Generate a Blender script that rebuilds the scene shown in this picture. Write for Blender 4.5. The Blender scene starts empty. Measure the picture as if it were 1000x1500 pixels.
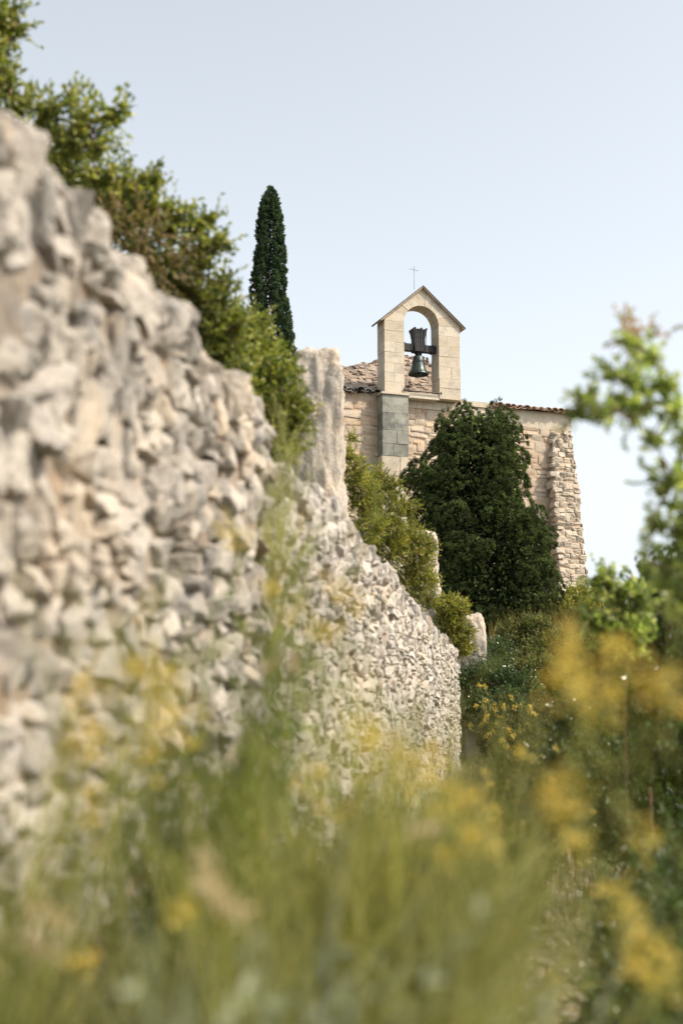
import bpy, math, random
import numpy as np
from mathutils import Vector, Matrix
R = math.radians
rng = np.random.default_rng(7)
random.seed(7)
scene = bpy.context.scene
C = scene.collection

# ------------------------------------------------------------------ camera
EYE = np.array([0.0, 0.0, 1.5])
FPX = 1500 * 50 / 36.0
PITCH = math.atan(350 / FPX)
cd = bpy.data.cameras.new('camera')
cam = bpy.data.objects.new('camera', cd)
C.objects.link(cam)
cam.location = EYE
cam.rotation_euler = (math.pi / 2 + PITCH, 0, 0)
cd.sensor_fit = 'VERTICAL'
cd.sensor_height = 36
cd.sensor_width = 24
cd.lens = 50
cd.clip_start = 0.05
cd.clip_end = 5000
cd.dof.use_dof = True
cd.dof.focus_distance = 29
cd.dof.aperture_fstop = 1.8
scene.camera = cam

# ------------------------------------------------------------------ world, sun, exposure
SUN_EL, SUN_AZ = R(46), R(107)          # azimuth clockwise from +Y (the view direction)
w = bpy.data.worlds.new('World')
scene.world = w
w.use_nodes = True
nt = w.node_tree
bg = nt.nodes['Background']
sky = nt.nodes.new('ShaderNodeTexSky')
sky.sky_type = 'NISHITA'
sky.sun_disc = False
sky.sun_elevation = SUN_EL
sky.sun_rotation = SUN_AZ
sky.altitude = 0
sky.air_density = 0.9
sky.dust_density = 3.2
sky.ozone_density = 1.0
hs = nt.nodes.new('ShaderNodeHueSaturation')
hs.inputs['Saturation'].default_value = 0.31
hs.inputs['Hue'].default_value = 0.482
hs.inputs['Value'].default_value = 1.0
nt.links.new(sky.outputs[0], hs.inputs['Color'])
nt.links.new(hs.outputs[0], bg.inputs['Color'])
bg.inputs['Strength'].default_value = 0.15
sd = bpy.data.lights.new('sun', 'SUN')
sd.energy = 2.8
sd.angle = R(0.5)
sd.color = (1.0, 0.885, 0.71)
sun = bpy.data.objects.new('sun', sd)
C.objects.link(sun)
SUNV = Vector((math.sin(SUN_AZ) * math.cos(SUN_EL), math.cos(SUN_AZ) * math.cos(SUN_EL), math.sin(SUN_EL)))
sun.rotation_euler = SUNV.to_track_quat('Z', 'Y').to_euler()
sun.location = (20, 0, 30)
scene.view_settings.view_transform = 'Standard'
scene.view_settings.look = 'None'
scene.view_settings.exposure = 0.98
scene.view_settings.gamma = 1
scene.render.resolution_x = 682
scene.render.resolution_y = 1024

# ------------------------------------------------------------------ helpers
def ray(px, py):
    a, b = (px - 500) / FPX, (750 - py) / FPX
    c, s = math.cos(PITCH), math.sin(PITCH)
    return np.array([a, c - b * s, s + b * c])

def at(px, py, Y):
    """the world point seen at photo pixel (px, py) at depth Y"""
    d = ray(px, py)
    return EYE + d * (Y / d[1])

def hash3(ix, iy, iz, seed):
    h = (ix.astype(np.int64) * 374761393 + iy.astype(np.int64) * 668265263 + iz.astype(np.int64) * 2147483647 + seed * 974634777) & 0xffffffff
    h = ((h ^ (h >> 13)) * 1274126177) & 0xffffffff
    h = h ^ (h >> 16)
    return (h & 0xffff) / 32767.5 - 1.0

def vnoise(p, seed=0):
    p = np.asarray(p, float)
    i = np.floor(p).astype(np.int64)
    f = p - i
    f = f * f * (3 - 2 * f)
    r = 0
    for dx in (0, 1):
        wx = f[..., 0] if dx else 1 - f[..., 0]
        for dy in (0, 1):
            wy = f[..., 1] if dy else 1 - f[..., 1]
            for dz in (0, 1):
                wz = f[..., 2] if dz else 1 - f[..., 2]
                r = r + wx * wy * wz * hash3(i[..., 0] + dx, i[..., 1] + dy, i[..., 2] + dz, seed)
    return r

def fbm(p, seed=0, o=3):
    r, a = 0, 1.0
    p = np.asarray(p, float)
    for k in range(o):
        r = r + a * vnoise(p * 2 ** k, seed + k)
        a *= .5
    return r

def mesh_obj(name, V, F, mat, parent=None, smooth=False):
    """V (n,3); F list of int arrays, each (m,k)"""
    V = np.asarray(V, np.float32)
    if not isinstance(F, list):
        F = [F]
    F = [np.asarray(f, np.int32) for f in F if len(f)]
    me = bpy.data.meshes.new(name)
    me.vertices.add(len(V))
    me.vertices.foreach_set('co', V.ravel())
    loops = np.concatenate([f.ravel() for f in F])
    tot = np.concatenate([np.full(len(f), f.shape[1], np.int32) for f in F])
    st = np.concatenate([[0], np.cumsum(tot)[:-1]]).astype(np.int32)
    me.loops.add(len(loops))
    me.loops.foreach_set('vertex_index', loops)
    me.polygons.add(len(tot))
    me.polygons.foreach_set('loop_start', st)
    me.polygons.foreach_set('loop_total', tot)
    me.polygons.foreach_set('use_smooth', np.full(len(tot), bool(smooth)))
    me.update(calc_edges=True)
    me.validate()
    me.materials.append(mat)
    o = bpy.data.objects.new(name, me)
    C.objects.link(o)
    if parent:
        o.parent = parent
    return o

class MB:
    """collects pieces and links them as ONE mesh"""
    def __init__(s):
        s.v, s.f, s.n = [], {}, 0
    def add(s, V, F):
        V = np.asarray(V, float).reshape(-1, 3)
        if not isinstance(F, list):
            F = [F]
        for f in F:
            f = np.asarray(f, np.int64)
            if len(f):
                s.f.setdefault(f.shape[1], []).append(f + s.n)
        s.v.append(V)
        s.n += len(V)
    def box(s, a, b):
        (x0, y0, z0), (x1, y1, z1) = a, b
        V = [(x, y, z) for z in (z0, z1) for y in (y0, y1) for x in (x0, x1)]
        s.add(V, [[(0, 2, 3, 1), (4, 5, 7, 6), (0, 1, 5, 4), (2, 6, 7, 3), (0, 4, 6, 2), (1, 3, 7, 5)]])
    def tube(s, pts, rad, k=6):
        pts = np.asarray(pts, float)
        n = len(pts)
        rad = np.broadcast_to(rad, (n,))
        t = np.gradient(pts, axis=0)
        t /= np.linalg.norm(t, axis=1)[:, None] + 1e-9
        ref = np.array([0, 0, 1.0]) if abs(t[0, 2]) < .8 else np.array([1.0, 0, 0])
        a = np.cross(t, ref); a /= np.linalg.norm(a, axis=1)[:, None] + 1e-9
        b = np.cross(t, a)
        th = np.arange(k) * 2 * math.pi / k
        V = pts[:, None] + rad[:, None, None] * (a[:, None] * np.cos(th)[None, :, None] + b[:, None] * np.sin(th)[None, :, None])
        F = []
        for i in range(n - 1):
            for j in range(k):
                F.append((i * k + j, i * k + (j + 1) % k, (i + 1) * k + (j + 1) % k, (i + 1) * k + j))
        s.add(V, [F])
        c = np.arange(k)
        s.f.setdefault(k, []).append(np.array([c[::-1], c + (n - 1) * k]) + s.n - n * k)
    def build(s, name, mat, parent=None, smooth=False):
        return mesh_obj(name, np.concatenate(s.v), [np.concatenate(f) for f in s.f.values()], mat, parent, smooth)

def tag(o, label=None, cat=None, group=None, kind=None):
    if label: o['label'] = label
    if cat: o['category'] = cat
    if group: o['group'] = group
    if kind: o['kind'] = kind
    return o

def empty(name, loc, label, cat, group=None, rz=0):
    o = bpy.data.objects.new(name, None)
    C.objects.link(o)
    o.location = loc
    o.rotation_euler = (0, 0, rz)
    o.empty_display_size = .2
    tag(o, label, cat, group)
    return o

# ------------------------------------------------------------------ materials
def new_mat(name):
    m = bpy.data.materials.new(name)
    m.use_nodes = True
    t = m.node_tree
    return m, t, t.nodes['Principled BSDF'], t.nodes['Material Output']

def nd(t, ty, **kw):
    n = t.nodes.new(ty)
    for k, v in kw.items():
        if k in n.inputs.keys():
            n.inputs[k].default_value = v
        else:
            setattr(n, k, v)
    return n

def ramp(t, fac, stops):
    r = t.nodes.new('ShaderNodeValToRGB')
    e = r.color_ramp.elements
    while len(e) < len(stops):
        e.new(.5)
    for i, (p, c) in enumerate(stops):
        e[i].position = p
        e[i].color = (*c, 1) if len(c) == 3 else c
    t.links.new(fac, r.inputs[0])
    return r

def mix(t, fac, a, b, mode='MIX'):
    m = t.nodes.new('ShaderNodeMix')
    m.data_type = 'RGBA'
    m.blend_type = mode
    for s, v in ((0, fac), (6, a), (7, b)):
        if isinstance(v, (int, float)):
            m.inputs[s].default_value = v
        elif isinstance(v, tuple):
            m.inputs[s].default_value = (*v, 1)
        else:
            t.links.new(v, m.inputs[s])
    return m.outputs[2]

def stone_mat(name, cols, stain=(.12, .12, .11), stain_amt=.5, warm=(.45, .28, .15), warm_amt=.3, scale=1.0, bump=.5, bump_d=.02, island=True, rough=.95):
    m, t, p, out = new_mat(name)
    tc = nd(t, 'ShaderNodeTexCoord')
    co = tc.outputs['Object']
    geo = nd(t, 'ShaderNodeNewGeometry')
    n1 = nd(t, 'ShaderNodeTexNoise', Scale=2.2 * scale, Detail=4.0)
    t.links.new(co, n1.inputs['Vector'])
    if island:
        md = nd(t, 'ShaderNodeMath', operation='MULTIPLY_ADD')
        t.links.new(geo.outputs['Random Per Island'], md.inputs[0]); md.inputs[1].default_value = .75
        t.links.new(n1.outputs[0], md.inputs[2])
        md2 = nd(t, 'ShaderNodeMath', operation='MULTIPLY'); md2.inputs[1].default_value = .58
        t.links.new(md.outputs[0], md2.inputs[0])
        f = md2.outputs[0]
    else:
        f = n1.outputs[0]
    n = len(cols)
    base = ramp(t, f, [(.2 + .55 * i / (n - 1), c) for i, c in enumerate(cols)]).outputs[0]
    n2 = nd(t, 'ShaderNodeTexNoise', Scale=5.0 * scale, Detail=6.0, Roughness=.65)
    t.links.new(co, n2.inputs['Vector'])
    sf = ramp(t, n2.outputs[0], [(.5, (0, 0, 0)), (.66, (stain_amt,) * 3)]).outputs[0]
    base = mix(t, sf, base, stain)
    n3 = nd(t, 'ShaderNodeTexNoise', Scale=3.3 * scale, Detail=3.0)
    mp = nd(t, 'ShaderNodeMapping'); mp.inputs['Location'].default_value = (7, 3, 9)
    t.links.new(co, mp.inputs[0]); t.links.new(mp.outputs[0], n3.inputs['Vector'])
    wf = ramp(t, n3.outputs[0], [(.5, (0, 0, 0)), (.7, (warm_amt,) * 3)]).outputs[0]
    base = mix(t, wf, base, warm)
    n4 = nd(t, 'ShaderNodeTexNoise', Scale=45.0 * scale, Detail=5.0, Roughness=.7)
    t.links.new(co, n4.inputs['Vector'])
    sp = ramp(t, n4.outputs[0], [(.3, (.72,) * 3), (.65, (1.12,) * 3)]).outputs[0]
    base = mix(t, 1.0, base, sp, 'MULTIPLY')
    t.links.new(base, p.inputs['Base Color'])
    p.inputs['Roughness'].default_value = rough
    p.inputs['Specular IOR Level'].default_value = .2
    n5 = nd(t, 'ShaderNodeTexNoise', Scale=16.0 * scale, Detail=8.0, Roughness=.65)
    t.links.new(co, n5.inputs['Vector'])
    b = nd(t, 'ShaderNodeBump', Strength=bump, Distance=bump_d)
    t.links.new(n5.outputs[0], b.inputs['Height'])
    t.links.new(b.outputs[0], p.inputs['Normal'])
    return m

def leaf_mat(name, cols, trans=.3, rough=.5, spec=.4, tcol=1.3, ns=3.0, nv=.25):
    m, t, p, out = new_mat(name)
    geo = nd(t, 'ShaderNodeNewGeometry')
    n = len(cols)
    c = ramp(t, geo.outputs['Random Per Island'], [(i / (n - 1), c) for i, c in enumerate(cols)]).outputs[0]
    tc = nd(t, 'ShaderNodeTexCoord')
    n1 = nd(t, 'ShaderNodeTexNoise', Scale=ns, Detail=2.0)
    t.links.new(tc.outputs['Object'], n1.inputs['Vector'])
    v = ramp(t, n1.outputs[0], [(.35, (1 - nv,) * 3), (.65, (1 + nv,) * 3)]).outputs[0]
    c = mix(t, 1.0, c, v, 'MULTIPLY')
    t.links.new(c, p.inputs['Base Color'])
    p.inputs['Roughness'].default_value = rough
    p.inputs['Specular IOR Level'].default_value = spec
    tr = nd(t, 'ShaderNodeBsdfTranslucent')
    c2 = mix(t, 1.0, c, (tcol * 1.1, tcol * 1.15, tcol * .6), 'MULTIPLY')
    t.links.new(c2, tr.inputs[0])
    ms = nd(t, 'ShaderNodeMixShader'); ms.inputs[0].default_value = trans
    t.links.new(p.outputs[0], ms.inputs[1]); t.links.new(tr.outputs[0], ms.inputs[2])
    t.links.new(ms.outputs[0], out.inputs[0])
    return m

def plain_mat(name, col, rough=.8, metal=0.0, var=.3, scale=8.0, bump=.2):
    m, t, p, out = new_mat(name)
    tc = nd(t, 'ShaderNodeTexCoord')
    n1 = nd(t, 'ShaderNodeTexNoise', Scale=scale, Detail=5.0)
    t.links.new(tc.outputs['Object'], n1.inputs['Vector'])
    v = ramp(t, n1.outputs[0], [(.3, tuple(x * (1 - var) for x in col)), (.7, tuple(x * (1 + var) for x in col))]).outputs[0]
    t.links.new(v, p.inputs['Base Color'])
    p.inputs['Roughness'].default_value = rough
    p.inputs['Metallic'].default_value = metal
    b = nd(t, 'ShaderNodeBump', Strength=bump, Distance=.01)
    t.links.new(n1.outputs[0], b.inputs['Height']); t.links.new(b.outputs[0], p.inputs['Normal'])
    return m

M = {}
M['wall_stone'] = stone_mat('grey_limestone', [(.21, .19, .165), (.28, .255, .22), (.335, .30, .26), (.40, .36, .305)], stain=(.15, .145, .14), stain_amt=.55, warm=(.47, .36, .24), warm_amt=.5)
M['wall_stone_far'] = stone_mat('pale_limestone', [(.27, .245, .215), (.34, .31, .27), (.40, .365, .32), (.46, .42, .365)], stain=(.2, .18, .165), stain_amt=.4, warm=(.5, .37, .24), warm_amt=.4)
M['mortar'] = stone_mat('lime_mortar', [(.17, .14, .11), (.28, .23, .18), (.36, .29, .21)], island=False, warm_amt=.6, bump_d=.04, bump=.9)
M['pillar'] = stone_mat('hewn_limestone', [(.29, .255, .21), (.38, .335, .28), (.45, .40, .34)], stain=(.18, .165, .15), stain_amt=.35, warm=(.52, .38, .25), warm_amt=.4, island=False, bump_d=.03, bump=.7)
M['chapel'] = stone_mat('chapel_rubble', [(.33, .255, .185), (.42, .33, .24), (.50, .41, .31), (.43, .37, .30)], stain=(.24, .2, .16), stain_amt=.35, warm=(.52, .32, .18), warm_amt=.45, bump_d=.015)
M['chapel_joint'] = stone_mat('chapel_joint_mortar', [(.36, .27, .19), (.44, .34, .25), (.48, .38, .28)], island=False, warm=(.52, .33, .2), warm_amt=.4, stain_amt=.3, bump_d=.02)
M['ashlar'] = stone_mat('belfry_ashlar', [(.42, .36, .28), (.47, .405, .315), (.51, .445, .35), (.55, .49, .40)], stain=(.30, .27, .23), stain_amt=.55, warm=(.53, .41, .27), warm_amt=.3, bump=.5, bump_d=.01)
M['dark_ashlar'] = stone_mat('lichen_darkened_ashlar', [(.11, .112, .095), (.18, .18, .155), (.26, .255, .215)], stain=(.07, .075, .075), stain_amt=.6, warm=(.36, .35, .30), warm_amt=.75, bump_d=.01, scale=1.3)
M['buttress'] = stone_mat('buttress_rubble', [(.34, .285, .22), (.42, .36, .285), (.48, .42, .34)], stain=(.2, .185, .16), stain_amt=.4, warm=(.48, .36, .24), warm_amt=.3)
M['roofstone'] = stone_mat('roof_stone', [(.17, .135, .105), (.26, .205, .16), (.36, .29, .23)], stain=(.2, .17, .15), stain_amt=.5, warm=(.42, .29, .21), warm_amt=.5)
M['tile_red'] = stone_mat('weathered_terracotta', [(.26, .155, .11), (.38, .25, .18), (.42, .33, .26)], stain=(.2, .18, .16), stain_amt=.6, warm=(.5, .35, .25), warm_amt=.4, scale=2)
M['tile_grey'] = stone_mat('lichened_tile', [(.09, .09, .085), (.17, .165, .15), (.28, .26, .23)], stain=(.05, .05, .05), stain_amt=.6, warm=(.33, .27, .2), warm_amt=.4, scale=2)
M['capping'] = plain_mat('dark_slate_capping', (.085, .08, .075), .8)
M['soffit'] = stone_mat('soffit_stone', [(.42, .33, .24), (.48, .38, .28), (.52, .42, .31)], island=False, warm_amt=.4, bump_d=.005)
M['bronze'] = plain_mat('green_black_bronze', (.045, .06, .055), .42, .75, .4, 14)
M['oldwood'] = plain_mat('tarred_wood', (.014, .014, .014), .75, 0, .5, 20, .5)
M['iron'] = plain_mat('rusty_iron', (.06, .045, .04), .7, .5, .4, 20)
M['paleiron'] = plain_mat('grey_iron', (.30, .31, .32), .6, .3)
M['bark'] = plain_mat('bark', (.11, .085, .065), .95, 0, .5, 25, .8)
M['twig'] = plain_mat('reddish_twig', (.16, .095, .06), .9, 0, .4, 20)
M['juniper'] = leaf_mat('juniper_leaf', [(.012, .025, .010), (.028, .048, .016), (.07, .098, .030), (.20, .23, .075)], .18, .7, .2, ns=5.0, nv=.6)
M['cypress'] = leaf_mat('cypress_leaf', [(.022, .045, .026), (.045, .08, .038), (.085, .12, .05)], .18, .7, .2, ns=5.0, nv=.4)
M['evergreen'] = leaf_mat('evergreen_leaf', [(.06, .085, .02), (.12, .155, .03), (.22, .245, .045), (.40, .37, .09)], .35, .4, .5)
M['evergreen_dry'] = leaf_mat('browning_leaf', [(.08, .09, .035), (.17, .12, .06), (.20, .14, .07), (.15, .17, .05)], .3, .6, .3)
M['box'] = leaf_mat('box_leaf', [(.07, .10, .016), (.14, .17, .024), (.25, .245, .036), (.42, .34, .08)], .35, .38, .5)
M['glossy'] = leaf_mat('glossy_dark_leaf', [(.02, .042, .014), (.035, .07, .022), (.06, .10, .03), (.09, .14, .045)], .25, .28, .6)
M['pale_leaf'] = leaf_mat('fresh_pale_leaf', [(.13, .19, .055), (.22, .28, .08), (.33, .37, .13), (.42, .43, .22)], .55, .35, .5)
M['red_leaf'] = leaf_mat('russet_leaf', [(.30, .16, .10), (.34, .24, .14), (.26, .27, .12)], .4, .5, .4)
M['broom'] = leaf_mat('broom_stem', [(.19, .21, .065), (.28, .29, .095), (.38, .37, .14), (.50, .46, .22)], .5, .6, .3)
M['broom_deep'] = leaf_mat('deep_green_stem', [(.13, .17, .05), (.21, .25, .075), (.33, .34, .12)], .5, .6, .3)
M['fennel'] = leaf_mat('pale_feathery_stem', [(.27, .28, .11), (.38, .37, .16), (.48, .46, .23)], .5, .6, .3)
M['sage'] = leaf_mat('grey_green_leaf', [(.22, .25, .17), (.32, .34, .24), (.43, .44, .33)], .4, .8, .2)
M['straw'] = leaf_mat('dry_straw', [(.36, .28, .17), (.47, .38, .25), (.58, .49, .34)], .35, .8, .2)
M['yellow'] = leaf_mat('yellow_petal', [(.56, .40, .09), (.68, .50, .12), (.78, .62, .20)], .4, .7, .2, 1.0)
M['drygrass'] = leaf_mat('golden_dry_grass', [(.26, .21, .06), (.36, .28, .09), (.20, .20, .06)], .4, .8, .2)
M['weeds'] = leaf_mat('weed_green', [(.045, .07, .018), (.085, .11, .03), (.13, .14, .04), (.22, .18, .07)], .3, .6, .3)

def ground_mat():
    m, t, p, out = new_mat('stony_earth')
    tc = nd(t, 'ShaderNodeTexCoord'); co = tc.outputs['Object']
    n1 = nd(t, 'ShaderNodeTexNoise', Scale=1.3, Detail=8.0, Roughness=.65)
    t.links.new(co, n1.inputs['Vector'])
    c = ramp(t, n1.outputs[0], [(.3, (.045, .05, .022)), (.5, (.11, .10, .05)), (.7, (.22, .18, .11))]).outputs[0]
    n2 = nd(t, 'ShaderNodeTexNoise', Scale=30.0, Detail=6.0)
    t.links.new(co, n2.inputs['Vector'])
    v = ramp(t, n2.outputs[0], [(.3, (.6,) * 3), (.7, (1.3,) * 3)]).outputs[0]
    c = mix(t, 1.0, c, v, 'MULTIPLY')
    t.links.new(c, p.inputs['Base Color'])
    p.inputs['Roughness'].default_value = 1
    b = nd(t, 'ShaderNodeBump', Strength=.8, Distance=.06)
    t.links.new(n2.outputs[0], b.inputs['Height']); t.links.new(b.outputs[0], p.inputs['Normal'])
    return m
M['ground'] = ground_mat()
M['path'] = stone_mat('trodden_path', [(.11, .085, .06), (.18, .14, .10), (.26, .21, .155)], island=False, scale=2.5, bump=.9, bump_d=.04)
M['pebble'] = stone_mat('path_stone', [(.18, .145, .11), (.27, .225, .17), (.36, .31, .25)], scale=2)

# ------------------------------------------------------------------ terrain
W0, W1 = np.array([-.80, 3.3]), np.array([1.75, 20.8])      # face line of the long wall
WD = (W1 - W0) / np.linalg.norm(W1 - W0)
WN = np.array([WD[1], -WD[0]])                               # towards the path
def wallx(y):
    return W0[0] + (np.asarray(y, float) - W0[1]) * WD[0] / WD[1]

def path_z(y):
    return np.interp(y, [-30, 0, 20, 22, 26, 30, 40, 60, 150, 600, 4000], [-1.2, 0, 1.15, 1.5, 3.5, 4.4, 4.6, 1, -18, -60, -90])
def terrace_z(y):
    return np.interp(y, [-30, 0, 14, 21, 26, 30, 40, 60, 150, 600, 4000], [2.2, 2.45, 2.5, 2.75, 3.8, 4.5, 4.8, 1, -18, -60, -90])
def gz(x, y):
    s = np.asarray(x, float) - wallx(np.minimum(y, 24))
    k = np.clip((-s - .12) / .25, 0, 1)
    k = k * k * (3 - 2 * k)
    far = np.clip((np.asarray(y) - 21.2) / 4, 0, 1)
    z = path_z(y) * (1 - k) + terrace_z(y) * k
    z2 = .5 * (path_z(y) + terrace_z(y))
    z = z * (1 - far) + z2 * far
    z = z - np.clip(s - 5, 0, 60) * .22 - np.clip(s - 65, 0, 1e4) * .02
    z = z + .05 * fbm(np.stack([x * 1.3, np.asarray(y) * 1.3, x * 0], -1), 3)
    return z

def build_ground():
    s = np.concatenate([-np.geomspace(900, 6, 22), np.arange(-5, -.6, .4), [-.5, -.37, -.3, -.2, -.12, -.06], np.arange(0, 7, .2), np.geomspace(7.4, 900, 24)])
    y = np.concatenate([-np.geomspace(60, 1.5, 10), np.arange(-1, 34, .22), np.geomspace(34.5, 3800, 46)])
    S, Y = np.meshgrid(s, y)
    X = S + wallx(np.minimum(Y, 24))
    Z = gz(X, Y)
    V = np.stack([X, Y, Z], -1).reshape(-1, 3)
    ny, nx = S.shape
    i = np.arange(nx - 1)[None] + np.arange(ny - 1)[:, None] * nx
    F = np.stack([i, i + 1, i + nx + 1, i + nx], -1).reshape(-1, 4)
    tag(mesh_obj('ground', V, F, M['ground'], smooth=True), kind='structure')
    # trodden path: a strip laid on the ground
    ys = np.arange(-3, 22, .12)
    cx = lambda yy: np.interp(yy, [-3, 4, 8, 14, 20, 22], [-.35, .5, 1.05, 1.8, 2.6, 2.9])
    t = np.linspace(-1, 1, 13)
    T, YY = np.meshgrid(t, ys)
    XX = cx(YY) + T * (.34 + .07 * vnoise(np.stack([YY * .9, T * 0 + np.sign(T), T * 0], -1), 5))
    ZZ = gz(XX, YY) + .012 + .035 * (1 - T ** 2) * (.4 + fbm(np.stack([XX * 5, YY * 5, XX * 0], -1), 8)) * .6
    ZZ[:, 0] = gz(XX[:, 0], YY[:, 0]) - .02; ZZ[:, -1] = gz(XX[:, -1], YY[:, -1]) - .02
    V = np.stack([XX, YY, ZZ], -1).reshape(-1, 3)
    ny, nx = T.shape
    i = np.arange(nx - 1)[None] + np.arange(ny - 1)[:, None] * nx
    F = np.stack([i, i + 1, i + nx + 1, i + nx], -1).reshape(-1, 4)
    tag(mesh_obj('path', V, F, M['path'], smooth=True), kind='structure')
    return cx
path_cx = build_ground()

# ------------------------------------------------------------------ stones
_tmpl = {}
def cube_sphere(n):
    if n in _tmpl: return _tmpl[n]
    vs, key, F = [], {}, []
    g = np.linspace(-1, 1, n + 1)
    for ax in range(3):
        for sg in (-1, 1):
            idx = np.zeros((n + 1, n + 1), int)
            for i in range(n + 1):
                for j in range(n + 1):
                    p = [0, 0, 0]; p[ax] = sg; p[(ax + 1) % 3] = g[i]; p[(ax + 2) % 3] = g[j]
                    k = tuple(round(q, 5) for q in p)
                    if k not in key:
                        key[k] = len(vs); vs.append(p)
                    idx[i, j] = key[k]
            for i in range(n):
                for j in range(n):
                    q = (idx[i, j], idx[i + 1, j], idx[i + 1, j + 1], idx[i, j + 1])
                    F.append(q if sg > 0 else q[::-1])
    _tmpl[n] = (np.array(vs, float), np.array(F))
    return _tmpl[n]

def unit0(v): return v / (np.linalg.norm(v, axis=-1, keepdims=True) + 1e-9)
def stones(cen, half, rot, n=5, q=4.0, rough=.16, freq=1.6, fine=.05, seed=1, facets=0):
    """cen (M,3), half (M,3), rot (M,3,3) columns = local axes. returns V, F"""
    T, F = cube_sphere(n)
    Mn = len(cen)
    L = (np.abs(T) ** q).sum(1) ** (1 / q)
    P = T / L[:, None]
    off = rng.uniform(-50, 50, (Mn, 1, 3))
    loc = P[None] * freq + off
    d = 1 + rough * vnoise(loc, seed) + rough * .5 * vnoise(loc * 2.1, seed + 4)
    P = P[None] * d[..., None]
    for k in range(facets):      # broken faces
        nn = unit0(rng.normal(0, 1, (Mn, 1, 3))); c = rng.uniform(.5, .85, (Mn, 1))
        ex = np.maximum((P * nn).sum(-1) - c, 0)
        P = P - nn * ex[..., None] * .9
    # cut corners at random so that no two stones have the same outline
    sh = rng.uniform(-.25, .25, (Mn, 1, 3))
    P = P * (1 + sh * P[..., [1, 2, 0]])
    P = P * half[:, None, :]
    P = P + fine * half.min(1)[:, None, None] * np.stack([vnoise(P * 38 + off, seed + 7), vnoise(P * 38 + off, seed + 8), vnoise(P * 38 + off, seed + 9)], -1)
    V = np.einsum('mij,mkj->mki', rot, P) + cen[:, None]
    Fa = (F[None] + (np.arange(Mn) * len(T))[:, None, None]).reshape(-1, 4)
    return V.reshape(-1, 3), Fa

def frame_rot(e1, e2, e3, M_, roll=.1, yaw=.15, tilt=.1):
    """local x along e1, y along e2 (out), z along e3, jittered"""
    a = rng.normal(0, roll, M_); b = rng.normal(0, yaw, M_); c = rng.normal(0, tilt, M_)
    ca, sa, cb, sb, cc, sc = np.cos(a), np.sin(a), np.cos(b), np.sin(b), np.cos(c), np.sin(c)
    z = np.zeros(M_); o = np.ones(M_)
    Ra = np.stack([ca, z, -sa, z, o, z, sa, z, ca], -1).reshape(-1, 3, 3)
    Rb = np.stack([cb, -sb, z, sb, cb, z, z, z, o], -1).reshape(-1, 3, 3)
    Rc = np.stack([o, z, z, z, cc, -sc, z, sc, cc], -1).reshape(-1, 3, 3)
    B = np.stack([e1, e2, e3], 1)
    return B @ (Ra @ Rb @ Rc)

def lay_courses(s0, s1, zbot, ztop, h=(.07, .13), wd=(.12, .3), skip=None):
    """irregular courses; zbot/ztop functions of s; returns s, z, half-w, half-h"""
    out = []
    z = min(zbot(s0), zbot(s1))
    zt = max(ztop(s) for s in np.linspace(s0, s1, 60))
    while z < zt:
        hh = rng.uniform(*h)
        s = s0 + rng.uniform(-.15, 0)
        while s < s1:
            ww = rng.uniform(*wd) * (.6 + .4 * hh / h[1])
            sc = s + ww / 2
            z_ = z + hh / 2 + .025 * math.sin(sc * 2.1 + z * 3) + rng.normal(0, .012)
            if s0 <= sc <= s1 and zbot(sc) < z_ < ztop(sc) and not (skip and skip(sc, z_)):
                k = rng.random()
                if k < .14:
                    out.append((sc, z_ + hh * .25, ww / 2, hh * .72))
                elif k < .3:
                    out.append((sc, z_ - hh * .25, ww / 2, hh * .26)); out.append((sc + .01, z_ + hh * .25, ww / 2 * .9, hh * .26))
                else:
                    out.append((sc, z_, ww / 2, hh / 2))
            s += ww
        z += hh
    return np.array(out)

E3 = np.array([0, 0, 1.0])
WD3, WN3 = np.array([*WD, 0.0]), np.array([*WN, 0.0])
def wall_s(px, py, off=0):
    """where the ray through (px, py) meets the wall's face plane: s along it, z"""
    o = np.array([*W0, 0.0]) + WN3 * off
    d = ray(px, py)
    t = ((o - EYE) @ WN3) / (d @ WN3)
    p = EYE + d * t
    return (p - o) @ WD3, p[2]

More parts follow.
